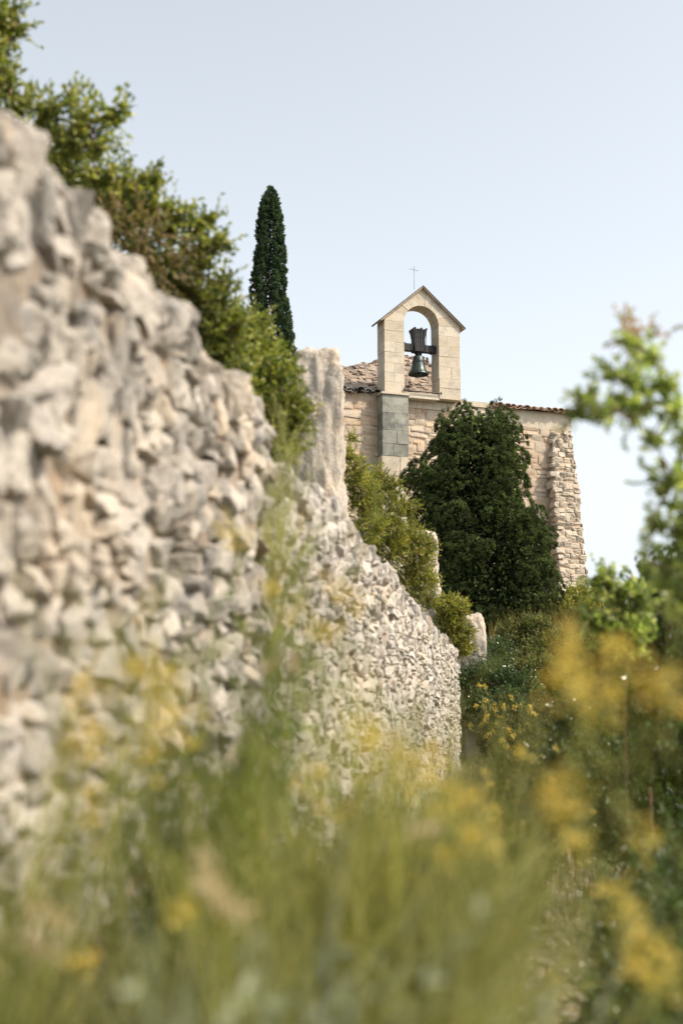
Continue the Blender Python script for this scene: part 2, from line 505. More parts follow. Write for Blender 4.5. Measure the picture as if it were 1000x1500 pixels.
def build_wall(name, label, prof, off, mat, s_lo, s_hi, h, wd, prot, n, skip=None, cap=True, capsize=1.0, base=None, po=.05):
    pts = sorted(wall_s(x, y, off + po) for x, y in prof)
    ps, pz = np.array(pts).T
    ztop = lambda s: float(np.interp(s, ps, pz)) + .02 * math.sin(s * 5.3) + .012 * math.sin(s * 13)
    o3 = np.array([*W0, 0.0]) + WN3 * off
    base_z = lambda s: float(path_z(W0[1] + s * WD[1])) - .15
    L = lay_courses(s_lo, s_hi, base_z, lambda s: ztop(s) - .16 * capsize, h, wd, skip)
    m = MB()
    dep = rng.uniform(.07, .11, len(L))
    cen = o3 + L[:, :1] * WD3 + L[:, 1:2] * E3 + (rng.uniform(-prot, prot, len(L)) + .035 - dep)[:, None] * WN3
    half = np.stack([L[:, 2] * 1.09, dep, L[:, 3] * 1.12], 1)
    rot = frame_rot(WD3, WN3, E3, len(L), .13, .12, .10)
    V, F = stones(cen, half, rot, n, 8, .14, 1.5, .10, facets=4)
    m.add(V, F)
    if cap:       # stones set on edge along the top
        s = s_lo; cc = []
        while s < s_hi:
            ww = rng.uniform(.04, .085) * capsize
            for lay in range(2):
                hh = rng.uniform(.10, .15) * capsize
                cc.append((s + rng.normal(0, .01), ztop(s) - .01 - hh * .9 + rng.uniform(-.025, .025) - lay * .04, ww * .66, hh, -.085 - lay * .26 + rng.uniform(-.04, .03)))
            s += ww
        cc = np.array(cc)
        cen = o3 + cc[:, :1] * WD3 + cc[:, 1:2] * E3 + cc[:, 4:5] * WN3
        half = np.stack([cc[:, 2], rng.uniform(.09, .13, len(cc)), cc[:, 3]], 1)
        rot = frame_rot(WD3, WN3, E3, len(cc), .2, .2, .12)
        V, F = stones(cen, half, rot, n, 4.0, .22, 1.5, .2, seed=31, facets=6)
        m.add(V, F)
    root = empty(name, tuple(o3 + WD3 * s_lo + E3 * base_z(s_lo)), label, 'wall')
    inv = -np.array(root.location)
    ob = m.build('rubble_face', mat, root, smooth=False)
    ob.location = inv
    # the mortar core behind the face stones
    ss = np.arange(s_lo, s_hi + .01, .12)
    zz = np.linspace(0, 1, 26)
    S, Zt = np.meshgrid(ss, zz)
    top = np.array([ztop(s) - .12 for s in ss]); bot = np.array([base_z(s) - .3 for s in ss])
    Z = bot[None] + (top - bot)[None] * Zt
    D = -.012 + .02 * fbm(np.stack([S * 6, Z * 6, S * 0], -1), 5)
    if skip:
        D = np.where(np.vectorize(lambda a, b: bool(skip(a, b)))(S, Z), D - .3, D)
    Vf = o3 + S[..., None] * WD3 + Z[..., None] * E3 + D[..., None] * WN3
    Vb = o3 + S[..., None] * WD3 + Z[..., None] * E3 + (-.5) * WN3
    ny, nx = S.shape
    i = (np.arange(nx - 1)[None] + np.arange(ny - 1)[:, None] * nx)
    Ff = np.stack([i, i + 1, i + nx + 1, i + nx], -1).reshape(-1, 4)
    nn = nx * ny
    Fb = Ff[:, ::-1] + nn
    j = np.arange(nx - 1) + (ny - 1) * nx
    Ft = np.stack([j, j + 1, j + 1 + nn, j + nn], -1)
    k = np.arange(ny - 1) * nx
    Fe = np.stack([k + nx - 1, k + nx - 1 + nn, k + 2 * nx - 1 + nn, k + 2 * nx - 1], -1)
    Fs = np.stack([k, k + nx, k + nx + nn, k + nn], -1)
    core = mesh_obj('mortar_core', np.concatenate([Vf.reshape(-1, 3), Vb.reshape(-1, 3)]), np.concatenate([Ff, Fb, Ft, Fe, Fs]), M['mortar'], root, True)
    core.location = inv
    return root, ztop

nearprof = [(-260, -150), (-80, 60), (0, 165), (60, 235), (110, 300), (180, 372), (225, 430), (262, 462), (300, 520), (335, 548), (385, 600), (400, 625)]
s_gap0, z_gap1 = wall_s(243, 745)
s_gap1, z_gap0 = wall_s(284, 880)
gap = lambda s, z: s_gap0 < s < s_gap1 and z_gap0 < z < z_gap1
sA1 = wall_s(388, 610)[0]
build_wall('dry_stone_wall', 'rough grey rubble stone wall rising out of focus at the left, nearest stretch', nearprof, 0, M['wall_stone'], -2.2, sA1, (.075, .14), (.10, .23), .014, 7, gap, True, .8, po=-.03)
farprof = [(355, 730), (385, 725), (410, 712), (432, 688), (470, 712), (505, 738), (525, 775), (560, 812), (600, 868), (640, 915), (675, 955), (700, 975)]
sC0, sC1 = wall_s(386, 640, 0)[0], wall_s(672, 955, 0)[0]
build_wall('dry_stone_wall', 'pale sunlit rubble wall descending to the path, beyond the tall broom', farprof, -.03, M['wall_stone_far'], sC0, sC1, (.055, .11), (.08, .2), .018, 5, None, True, .8)

# ------------------------------------------------------------------ standing stones
def rock_pillar(name, label, px0, px1, pyt, pyb, Y, thick, rnd, seed, top_tilt=0, profile=None):
    a, b = at(px0, pyt, Y), at(px1, pyt, Y)
    cx, wd = (a[0] + b[0]) / 2, (b[0] - a[0])
    zt = a[2]; zb = float(gz(cx, Y + thick / 2)) - .3
    T, F = cube_sphere(28)
    L = (np.abs(T) ** rnd).sum(1) ** (1 / rnd)
    P = T / L[:, None]
    h = (zt - zb)
    V = np.stack([P[:, 0] * wd / 2, P[:, 1] * thick / 2, P[:, 2] * h / 2 + h / 2], 1)
    if profile is not None:       # width factor with height
        f = np.interp(V[:, 2] / h, profile[0], profile[1])
        V[:, 0] = (V[:, 0] + wd / 2) * f - wd / 2
    V[:, 2] += top_tilt * V[:, 0] * (V[:, 2] / h)
    nrm = P / np.linalg.norm(P, axis=1)[:, None]
    V = V + nrm * (.02 * fbm(V * np.array([5, 5, 3.]), seed, 3) + .022 * fbm(V * 14, seed + 5, 3))[:, None] * wd / .3
    lay = np.abs(vnoise(V * np.array([2, 2, 9.]), seed + 9))
    V[:, :2] *= (1 - .10 * np.clip(.12 - lay, 0, 1) / .12)[:, None]
    o = mesh_obj(name, V, F, M['pillar'], smooth=True)
    o.location = (cx, Y + thick / 2, zb)
    tag(o, label, 'stone pillar', 'stone blocks standing on the terrace edge')
    return o
rock_pillar('standing_stone', 'tallest pale block of stone rising above the wall left of the chapel', 424, 506, 510, 760, 12.6, .5, 9, 11, 0, ([0, .7, .9, .97, 1], [1.0, .98, .95, .93, .88]))
rock_pillar('standing_stone', 'middle stone block with rounded top corner half covered by the box shrub', 600, 643, 776, 930, 19.6, .5, 7, 23, 0, ([0, .9, 1], [1.0, 1.0, .94]))
rock_pillar('standing_stone', 'smallest layered stone block in golden grass at the foot of the dark tree', 674, 712, 897, 960, 21.3, .4, 7, 37, 0, ([0, .7, 1], [1.03, 1.0, .95]))

# ------------------------------------------------------------------ chapel
YAW = R(20)
p0 = at(556, 578, 30.0)
CH = np.array([p0[0], p0[1], 0.0])
CU, CV = np.array([math.cos(YAW), math.sin(YAW), 0]), np.array([-math.sin(YAW), math.cos(YAW), 0])
def fac(px, py, v=0.0):
    d = ray(px, py)
    o = CH + CV * v
    t = ((o - EYE) @ CV) / (d @ CV)
    p = EYE + d * t
    return float((p - o) @ CU), float(p[2])
chapel = empty('stone_chapel', tuple(CH + E3 * 4.2), 'small beige stone chapel with an arched bell gable, above the dark bushy tree', 'chapel', rz=YAW)
ZB = -4.2      # children are placed in chapel coordinates with world heights
def cpart(m, name, mat, parent=chapel, smooth=False):
    o = m.build(name, mat, parent, smooth)
    if parent is chapel: o.location = (0, 0, ZB)
    return o
U1, U2, U3 = np.array([1., 0, 0]), np.array([0, -1., 0]), E3

def block_wall(m, u0, u1, z0, ztop, v, h, wd, prot=.012, n=3, q=12, rough=.04, skip=None, joint=.012, roll=.012):
    L = lay_courses(u0, u1, lambda s: z0, ztop, h, wd, skip)
    L2 = L.copy()
    lo = np.maximum(L[:, 0] - L[:, 2], u0); hi = np.minimum(L[:, 0] + L[:, 2], u1)
    L2[:, 0] = (lo + hi) / 2; L2[:, 2] = (hi - lo) / 2
    cen = np.stack([L2[:, 0], np.full(len(L), v) + .06 + rng.uniform(-prot, prot, len(L)), L2[:, 1]], 1)
    half = np.stack([np.maximum(L2[:, 2] - joint * .5, .02), np.full(len(L), .08), np.maximum(L2[:, 3] - joint * .5, .02)], 1)
    rot = frame_rot(U1, U2, U3, len(L), roll, roll, roll)
    V, F = stones(cen, half, rot, n, q, rough, 1.3, .05)
    m.add(V, F)

PIL = -.32                                   # the pilaster's front, ahead of the wall plane v=0
uL, zE = fac(440, 566)
uP0, _ = fac(560, 600, PIL)
uP1, zPt = fac(598, 580, PIL)
uBr, zSill = fac(673, 590)
uR, zR = fac(836, 606)
_, zEl = fac(530, 577)
_, zWall = fac(640, 588)
zG = 3.9
VD = 7.0
# solid cores with mortar joints
m = MB()
m.box((uL, -.004, zG), (uP0 + .1, VD, zEl - .02))
m.box((uP0 + .1, -.006, zG), (uBr - .02, VD, zWall - .03))
m.box((uBr - .02, -.003, zG), (uR - .02, VD, zR - .06))
cpart(m, 'wall', M['chapel_joint'])
m = MB()
block_wall(m, uL, uP0 + .05, zG, lambda s: zEl - .04, 0, (.13, .24), (.2, .5), .006, 4, 11, .04)
cpart(m, 'rubble_facing', M['chapel'])
m = MB()
uFp = fac(805, 700)[0]
block_wall(m, uP1 - .08, uBr, zG, lambda s: zWall - .2, 0, (.12, .21), (.16, .36), .008, 4, 8, .06)
block_wall(m, uBr, uR, zG, lambda s: zR - .42, 0, (.13, .26), (.2, .5), .006, 4, 11, .04)
cpart(m, 'rubble_facing', M['chapel'])
# smooth rendered band below the eaves and the string course under the bell opening
m = MB()
m.box((uBr + .04, -.018, zR - .42), (uR - .015, .04, zR - .05))
for k in range(4):
    a = uP1 - .02 + (uBr - uP1 + .06) * k / 4; b = uP1 - .02 + (uBr - uP1 + .06) * (k + 1) / 4
    m.box((a + .004, -.03, zWall - .2), (b - .004, .05, zWall - .02 + rng.uniform(-.004, .004)))
cpart(m, 'ashlar_band', M['ashlar'])
# pilaster: big squared blocks, the upper ones blackened by lichen
zD = fac(580, 668, PIL)[1]
def blocks(m, u0, u1, v0, v1, zs, splits, j=.006):
    for (za, zb), sp in zip(zip(zs[:-1], zs[1:]), splits):
        e = [0] + sp + [1]
        for a, b in zip(e[:-1], e[1:]):
            dv = rng.uniform(-.008, .008)
            ua, ub = u0 + (u1 - u0) * a + j / 2, u0 + (u1 - u0) * b - j / 2
            x = rng.uniform(-.003, .003, 4)
            m.box((ua + x[0], v0 + dv, za + j / 2), (ub + x[1], v1, zb - j / 2))
m = MB(); h = zPt - zD
blocks(m, uP0, uP1, PIL, .1, [zD, zD + h * .2, zD + h * .42, zD + h * .7, zPt], [[.42], [.55], [.46], []])
cpart(m, 'darkened_pilaster', M['dark_ashlar'])
m = MB()
blocks(m, uP0 - .01, uP1 - .01, PIL + .01, .1, [zG, zG + .5, zG + .95, zG + 1.4, zD - 1.2, zD - .75, zD - .33, zD], [[], [.4], [.6], [], [.35], [.7, .2][:1], [.7]])
cpart(m, 'pilaster', M['ashlar'])
m = MB(); m.box((uP0 - .03, PIL - .03, zPt + .004), (uP1 + .03, .1, zPt + .045)); cpart(m, 'pilaster_ledge', M['ashlar'])
m = MB(); m.box((uP0 + .006, PIL + .02, zG), (uP1 - .01, .12, zPt)); cpart(m, 'pilaster_joint', M['chapel_joint'])

# bell gable: ashlar blocks round an arched opening, a gabled slab over it
BT = .42
vF = PIL + .05                                 # gable front
b0 = fac(563, 500, vF)[0]; b1 = fac(673, 500, vF)[0]
o0 = fac(592, 520, vF)[0]; o1 = fac(642.5, 520, vF)[0]
zs_ = fac(615, 575.5, vF)[1]
rA = (o1 - o0) / 2
zAp = fac(617, 448, vF)[1]; zSp = zAp - rA
zEa = fac(563, 466, vF)[1]; zPk = fac(620.5, 423, vF)[1]
zBase = zPt + .045
ucen = (o0 + o1) / 2; upk = (b0 + b1) / 2
belfry = empty('belfry', (0, 0, 0), None, None)
belfry.parent = chapel; belfry.location = (0, 0, ZB)
def rooftop(u): return zEa + (zPk - zEa) * (1 - abs(u - upk) / ((b1 - b0) / 2))
m = MB()
# piers
def pier(m, u0, u1, z0, z1, nb):
    zs = np.linspace(z0, z1, nb + 1); zs[1:-1] += rng.uniform(-.02, .02, nb - 1)
    for i in range(nb):
        sp = [rng.uniform(.35, .65)] if rng.random() < .45 else []
        e = [0] + sp + [1]
        for a, b in zip(e[:-1], e[1:]):
            d = rng.uniform(-.005, .005, 2)
            m.box((u0 + (u1 - u0) * a + .002 + (d[0] if a == 0 else 0), vF + d[1], zs[i] + .002), (u0 + (u1 - u0) * b - .002 + (d[0] if b == 1 else 0), vF + BT + d[1], zs[i + 1] - .002))
pier(m, b0, o0, zBase, zSp, 7)
pier(m, o1, b1, zSill - .02, zSp, 7)
m.box((o0 + .002, vF + .01, zs_ - .12), (o1 - .002, vF + BT - .01, zs_))
# voussoirs and spandrels, cut radially
NV = 9
for side_v in [0]:
    for k in range(NV):
        t0, t1 = math.pi * k / NV, math.pi * (k + 1) / NV
        e = .006
        arc = [(ucen - rA * math.cos(t), zSp + rA * math.sin(t)) for t in np.linspace(t0 + e, t1 - e, 6)]
        def outer(t):
            cu, cz = -math.cos(t), math.sin(t)
            best = 9
            if cu < -1e-6: best = min(best, (b0 - ucen) / cu)
            if cu > 1e-6: best = min(best, (b1 - ucen) / cu)
            for sg in (-1, 1):     # roof lines z = zPk - sg*(u-upk)*sl
                sl = (zPk - zEa) / ((b1 - b0) / 2)
                # zSp + r cz = zPk - sg*(ucen + r cu - upk)*sl
                den = cz + sg * cu * sl
                if den > 1e-6:
                    r = (zPk - sg * (ucen - upk) * sl - zSp) / den
                    if r > 0: best = min(best, r)
            return (ucen + best * cu, zSp + best * cz)
        ts = list(np.linspace(t0 + e * .4, t1 - e * .4, 9))
        out = [outer(t) for t in ts][::-1]
        # insert true corners
        poly = arc + out
        corners = [(b0, zEa), (b1, zEa), (upk, zPk)]
        for cu_, cz_ in corners:
            tc = math.atan2(cz_ - zSp, -(cu_ - ucen))
            if t0 < tc < t1:
                ang = [math.atan2(z - zSp, -(u - ucen)) for u, z in out]
                j = min(range(len(out)), key=lambda q: abs(ang[q] - tc))
                out[j] = (cu_, cz_)
                poly = arc + out
        n = len(poly); dv = rng.uniform(-.004, .004)
        Vv = [(u, vF + dv, z) for u, z in poly] + [(u, vF + BT + dv, z) for u, z in poly]
        m.add(Vv, [[(i, i + n, (i + 1) % n + n, (i + 1) % n) for i in range(n)]])
        m.f.setdefault(n, []).append(np.array([list(range(n)), list(range(2 * n - 1, n - 1, -1))]) + m.n - 2 * n)
gable = m.build('bell_gable', M['ashlar'], belfry)
# roof slabs (dark upper course over a pale soffit slab)
def gable_slab(m, z_off, th, over_u, over_v):
    sl = (zPk - zEa) / ((b1 - b0) / 2)
    for sg in (-1, 1):
        ue = upk + sg * ((b1 - b0) / 2 + over_u)
        za = zPk + z_off; zb = zPk + z_off - ((b1 - b0) / 2 + over_u) * sl
        v0, v1 = vF - over_v, vF + BT + over_v
        V = [(upk, v0, za), (ue, v0, zb), (ue, v0, zb + th), (upk, v0, za + th), (upk, v1, za), (ue, v1, zb), (ue, v1, zb + th), (upk, v1, za + th)]
        m.add(V, [[(0, 1, 2, 3), (7, 6, 5, 4), (0, 4, 5, 1), (3, 2, 6, 7), (1, 5, 6, 2), (0, 3, 7, 4)]])
m = MB(); gable_slab(m, .004, .028, .10, .06); m.build('roof_slab', M['soffit'], belfry)
m = MB(); gable_slab(m, .034, .022, .115, .075); m.build('roof_capping', M['capping'], belfry)
# cross
cu = upk - .10
m = MB()
zc = zPk + .03
hC = fac(615, 386, vF)[1] - zc
m.tube([(cu, vF + .2, zc), (cu, vF + .2, zc + hC)], .0065, 6)
za = zc + hC * .84
m.tube([(cu - .11, vF + .2, za + .008), (cu + .11, vF + .2, za - .008)], .0065, 6)
m.build('cross', M['paleiron'], belfry)
# iron bar across the sill
m = MB()
m.tube([(o0 - .03, vF - .03, zs_ + .02), (o1 + .03, vF - .03, zs_ + .02)], .013, 6)
for u in (o0 - .03, o1 + .03):
    m.tube([(u, vF - .03, zs_ - .01), (u, vF - .03, zs_ + .06)], .012, 6)
m.build('sill_bar', M['iron'], belfry)

# eaves of canal tiles
def canal_tiles(m, u0, u1, v0, z0, length, slope, pitch=.17, r=.085, jit=.02, rows=3):
    n = int((u1 - u0) / pitch)
    for i in range(n + 1):
        for row in range(rows):
            for up in (0, 1):
                u = u0 + i * pitch + up * pitch / 2 + rng.normal(0, jit * .4)
                vs = v0 + row * length * .85 + rng.normal(0, jit) - (.03 if up else 0)
                z = z0 + row * length * .85 * slope + (.035 if up else 0) + rng.normal(0, jit * .4)
                th = np.linspace(0, math.pi, 8)
                V = []
                yaw = rng.normal(0, .05)
                for q, vv in enumerate((0, length)):
                    rr = r * (1 - .12 * q if up else 1 - .12 * (1 - q))
                    for k, ro in enumerate((rr, rr - .016)):
                        for t in th:
                            s = 1 if up else -1
                            V.append((u + ro * math.cos(t) + yaw * vv, vs + vv, z + (s * ro * math.sin(t) * .75 if up else .055 + s * ro * math.sin(t) * .75) + vv * slope))
                F = []
                for a in range(7):
                    F += [(a, a + 1, a + 17, a + 16), (a + 8, a + 24, a + 25, a + 9), (a, a + 8, a + 9, a + 1), (a + 16, a + 17, a + 25, a + 24)]
                m.add(V, [F])
roof = MB()
canal_tiles(roof, fac(722, 600)[0], uR + .08, -.16, zR - .035, .42, .12)
rr = cpart(roof, 'roof', M['tile_red'])
m = MB(); m.box((uBr + .01, -.05, zR - .05), (uR, VD, zR - .035)); 
V = [(uBr, .1, zR - .03), (uR + .06, .1, zR - .03), (uR + .06, VD, zR + .55), (uBr, VD, zR + .55)]
m.box((uBr + .012, -.04, zR - .03), (fac(722, 600)[0], .3, zR + .07))
cpart(m, 'eaves_course', M['ashlar'])
m = MB()
m.add([(uBr, .3, zR - .03), (uR + .06, .3, zR - .03), (uR + .06, VD, zR + .6), (uBr, VD, zR + .6), (uBr, .3, zR + .02), (uR + .06, .3, zR + .02), (uR + .06, VD, zR + .65), (uBr, VD, zR + .65)],
      [[(0, 3, 2, 1), (4, 5, 6, 7), (0, 1, 5, 4), (1, 2, 6, 5), (2, 3, 7, 6), (3, 0, 4, 7)]])
cpart(m, 'roof_deck', M['tile_red'])
m = MB()
canal_tiles(m, uL, uP0 - .02, -.14, zEl + .0, .4, .25, .2, .095, .03, 2)
cpart(m, 'eaves_tile_row', M['tile_grey'])
# stone slab roof behind the bell gable: a lumpy hipped mass
sil = [(380, 566), (440, 556), (497, 540), (528, 534), (556, 530), (585, 524), (606, 523), (622, 528), (630, 545), (637, 562), (645, 578)]
def slab_roof():
    vt = 2.2
    pts = [fac(x, y, vt) for x, y in sil]
    us = np.linspace(pts[0][0], pts[-1][0], 90)
    zt = np.interp(us, [p[0] for p in pts], [p[1] for p in pts])
    ts = np.linspace(0, 2.4, 60)
    U, T = np.meshgrid(us, ts)
    zbase = zEl + .02
    ZT = np.broadcast_to(zt, U.shape)
    f = np.where(T < 1, T, 1 - (T - 1) * .6)
    Z = zbase - .1 + (ZT - zbase + .1) * f
    Vv = .12 + T * (vt - .12)
    bump = .045 * fbm(np.stack([U * 6, Vv * 6, Z * 9], -1), 12, 3)
    P = np.stack([U, Vv - bump * .5, Z + bump * np.clip(1 - np.abs(T - 1) * 1.2, .2, 1)], -1)
    P[T == 0] -= [0, 0, .05]
    ny, nx = U.shape
    i = (np.arange(nx - 1)[None] + np.arange(ny - 1)[:, None] * nx)
    m = MB()
    m.add(P.reshape(-1, 3), np.stack([i, i + 1, i + nx + 1, i + nx], -1).reshape(-1, 4))
    # lauze slabs lying over it
    cen, half, rot = [], [], []
    for k in range(1500):
        a, b = rng.integers(0, nx - 1), rng.integers(0, 36)
        p = P[b, a]; e1 = P[b, a + 1] - p; e2 = P[b + 1, a] - p
        nrm = np.cross(e1, e2); nrm /= np.linalg.norm(nrm)
        e1 = e1 / np.linalg.norm(e1)
        j = nrm + rng.normal(0, .12, 3); j /= np.linalg.norm(j)
        x = e1 - j * (e1 @ j); x /= np.linalg.norm(x)
        cen.append(p + nrm * .01); half.append((rng.uniform(.05, .12), rng.uniform(.04, .09), rng.uniform(.012, .03)))
        rot.append(np.stack([x, np.cross(j, x), j], 1))
    V, F = stones(np.array(cen), np.array(half), np.array(rot), 3, 3, .2)
    m.add(V, F)
    # right hip and back closing wall
    z0 = zWall - .3
    cpart(m, 'stone_slab_roof', M['roofstone'])
slab_roof()
# battered rubble buttress at the right corner
def buttress():
    rows = [(640, 812, 832), (660, 808, 837), (690, 808, 842), (700, 808, 846), (760, 812, 850), (830, 816, 857), (900, 818, 862), (990, 820, 866)]
    m = MB(); core = MB()
    zs, ul, ur, vv = [], [], [], []
    for i, (py, a, b) in enumerate(rows):
        v = -np.interp(py, [635, 660, 700, 990], [.02, .12, .22, .75])
        u, z = fac(a, py, v); u2, _ = fac(b, py, v)
        zs.append(z); ul.append(u); ur.append(u2); vv.append(v)
    zs, ul, ur, vv = [np.array(q)[::-1] for q in (zs, ul, ur, vv)]
    z = zG; cen, half = [], []
    while z < zs[-1]:
        hh = rng.uniform(.08, .15)
        a, b, v = np.interp(z, zs, ul), np.interp(z, zs, ur), np.interp(z, zs, vv)
        s = a + rng.uniform(-.05, .05)
        while s < b:
            ww = rng.uniform(.1, .26)
            if s + ww > b - .06: ww = b - s + rng.uniform(-.03, .02)
            if ww > .03:
                cen.append((s + ww / 2, v + .08 + rng.uniform(-.012, .012), z + hh / 2)); half.append((ww / 2 * 1.02, .13, hh / 2 * .99))
            s += ww
        # right flank
        y = v + .2
        while y < 1.2:
            ww = rng.uniform(.12, .3)
            cen.append((b - .1 + rng.uniform(-.02, .02), y + ww / 2, z + hh / 2)); half.append((.12, ww / 2, hh / 2)); y += ww
        z += hh
    cen, half = np.array(cen), np.array(half)
    V, F = stones(cen, half, frame_rot(U1, U2, U3, len(cen), .05, .07, .06), 5, 10, .09, 1.5, .07, facets=0)
    m.add(V, F)
    # the rubble's ragged head dying into the wall
    k = 46
    uu = rng.uniform(ul[-1] - .1, ur[-1], k); zz = zs[-1] + rng.uniform(-.3, .08, k)
    V, F = stones(np.stack([uu, -.02 + rng.uniform(-.1, .03, k), zz], 1), rng.uniform(.04, .1, (k, 3)), frame_rot(U1, U2, U3, k, .4, .4, .3), 4, 3.5, .25, 1.5, .15)
    m.add(V, F)
    cpart(m, 'buttress', M['buttress'])
    n = len(zs); V = []
    for a, b, v, z in zip(ul, ur, vv, zs):
        V += [(a + .05, v - .037, z - .05), (b - .05, v - .037, z - .05), (b - .08, 1.2, z - .05), (a + .05, 1.2, z - .05)]
    F = []
    for i in range(n - 1):
        for j in range(4):
            F.append((i * 4 + j, i * 4 + (j + 1) % 4, i * 4 + 4 + (j + 1) % 4, i * 4 + 4 + j))
    F.append((n * 4 - 4, n * 4 - 3, n * 4 - 2, n * 4 - 1))
    core.add(V, [F]); cpart(core, 'buttress_core', M['chapel_joint'])
buttress()

# ------------------------------------------------------------------ bell
vB = vF + BT * .5
uB, zM = fac(612.5, 549, vB)
sc = .228                                       # mouth radius
bell = empty('church_bell', tuple(CH + CU * uB + CV * vB + E3 * zM), 'dark bronze bell hanging from a timber headstock in the arched opening', 'bell', rz=YAW)
hB = fac(612.5, 521, vB)[1] - zM
prof = [(1.0, 0), (1.0, .03), (.93, .09), (.80, .2), (.70, .34), (.63, .52), (.58, .70), (.54, .86), (.46, .95), (.30, 1.0), (.0, 1.01)]
inn = [(.0, .93), (.42, .88), (.52, .7), (.60, .45), (.74, .2), (.92, .0)]
pr = [(r * sc, z * hB) for r, z in prof][::-1] + [(r * sc, z * hB) for r, z in inn][::-1]
K = 36
V = [(r * math.cos(2 * math.pi * k / K), r * math.sin(2 * math.pi * k / K), z) for r, z in pr for k in range(K)]
F = [(i * K + k, i * K + (k + 1) % K, (i + 1) * K + (k + 1) % K, (i + 1) * K + k) for i in range(len(pr) - 1) for k in range(K)]
m = MB(); m.add(V, [F])
for zz in (.12, .62, .68):
    rr_ = np.interp(zz, [p[1] for p in prof], [p[0] for p in prof]) * sc + .002
    th = np.linspace(0, 2 * math.pi, 37)
    m.tube(np.stack([rr_ * np.cos(th), rr_ * np.sin(th), th * 0 + zz * hB], 1), .005, 5)
m.build('bell_body', M['bronze'], bell, True)
m = MB()
m.tube([(0, 0, hB * .9), (0, 0, .02), (0, 0, -.02)], [.012, .014, .02], 8)
m.tube([(0, 0, -.035), (0, 0, -.015), (0, 0, .01)], [.01, .03, .012], 8)
m.build('clapper', M['iron'], bell, True)
zY0, zY1 = fac(615, 516, vB)[1] - zM, fac(615, 506, vB)[1] - zM
m = MB()
m.tube([(0, 0, hB - .01), (0, 0, hB + .03), (0, 0, zY0 + .02)], [.045, .06, .05], 10)
for k in range(6):
    a = k * math.pi / 3
    m.tube([(.05 * math.cos(a), .05 * math.sin(a), hB - .01), (.075 * math.cos(a), .075 * math.sin(a), hB + .035), (.05 * math.cos(a), .05 * math.sin(a), zY0 + .01)], .012, 6)
m.build('crown_loops', M['oldwood'], bell, True)
m = MB()
ha, hb_ = o0 - uB - .02, o1 - uB + .02
m.box((ha, -.07, zY0), (hb_, .07, zY1))
for u in (ha + .09, hb_ - .1):
    m.box((u - .02, -.08, zY0 - .012), (u + .02, .08, zY1 + .012))
    m.tube([(u, 0, zY1), (u, 0, zY1 + .045)], .01, 6)
m.box((ha, -.09, zY0 - .10), (ha + .07, .09, zY1 + .02))
m.build('beam', M['oldwood'], bell)
m = MB()
zT = fac(613, 484, vB)[1] - zM
nS = 9
for i in range(nS):                              # upright planks, flaring out at the top
    t = (i + .5) / nS - .5
    wb, wt = .24, .36
    d = .028 + rng.uniform(-.004, .004)
    zt_ = zT + (.03 if i in (1, 5, 8) else rng.uniform(-.02, .005))
    V = []
    for z, wdt, hw, dv in ((zY0 - .01, wb, .0125, .11), (zY1 + (zT - zY1) * .35, .245, .0125, .10), (zY1 + (zT - zY1) * .75, .30, .0145, .105), (zt_, wt, .0175, .12)):
        for sx, sy in ((-1, -1), (1, -1), (1, 1), (-1, 1)):
            V.append((t * wdt + sx * hw, sy * (dv + d - .03 + (.012 if i % 2 else 0)), z))
    F = [(k * 4 + j, k * 4 + (j + 1) % 4, k * 4 + 4 + (j + 1) % 4, k * 4 + 4 + j) for k in range(3) for j in range(4)] + [(12, 13, 14, 15), (3, 2, 1, 0)]
    m.add(V, [F])
for t in (-.4, .4):
    m.tube([(t * .3, -.12, zY0), (t * .36, -.125, zT - .05)], .008, 5)
m.build('headstock', M['oldwood'], bell)

# ------------------------------------------------------------------ foliage tools
def unit(v): return v / (np.linalg.norm(v, axis=-1, keepdims=True) + 1e-9)
def leaves(P, D, L, Wd, fold=.35, droop=.15, jit=1.0):
    """folded leaves: P base (n,3), D direction (n,3), L length (n,), Wd half width ratio"""
    n = len(P)
    D = unit(D)
    r = unit(rng.normal(0, 1, (n, 3)) * jit + np.array([0, 0, .8]))
    S = unit(np.cross(D, r)); N = np.cross(S, D)
    L = np.broadcast_to(L, (n,))[:, None]; hw = L * Wd
    tip = P + D * L - N * L * droop
    m1, m2 = P + D * L * .32, P + D * L * .72 - N * L * droop * .4
    up = N * hw * fold
    V = np.stack([P, m1 + S * hw * .9 + up, m2 + S * hw * .8 + up, tip, m2 - S * hw * .8 + up, m1 - S * hw * .9 + up], 1)
    b = (np.arange(n) * 6)[:, None]
    return V.reshape(-1, 3), np.concatenate([b + np.array([[0, 1, 2, 3]]), b + np.array([[0, 3, 4, 5]])])

def shoots(m, tw, P, D, Ls, nl, leafL, Wd=.3, spread=.9, twr=.0015, curve=.25):
    """leafy shoots; leaves go to mesh m, the twigs to mesh tw"""
    n = len(P); D = unit(D)
    side = unit(np.cross(D, rng.normal(0, 1, (n, 3))))
    t = np.linspace(.12, 1, nl)[None, :, None]
    Ls = np.broadcast_to(Ls, (n,))[:, None, None]
    pts = P[:, None] + D[:, None] * Ls * t + side[:, None] * Ls * curve * t ** 2
    dl = unit(D[:, None] * (.6 + t * .6) + rng.normal(0, spread * .6, (n, nl, 3)))
    lens = leafL * rng.uniform(.6, 1.15, (n, nl)) * (1 - .25 * t[..., 0])
    V, F = leaves(pts.reshape(-1, 3), dl.reshape(-1, 3), lens.ravel(), Wd)
    m.add(V, F)
    if tw is not None:
        sticks(tw, P, P + D * Ls[:, 0] + side * Ls[:, 0] * curve, twr, side * Ls[:, 0] * -curve * .25, 3)

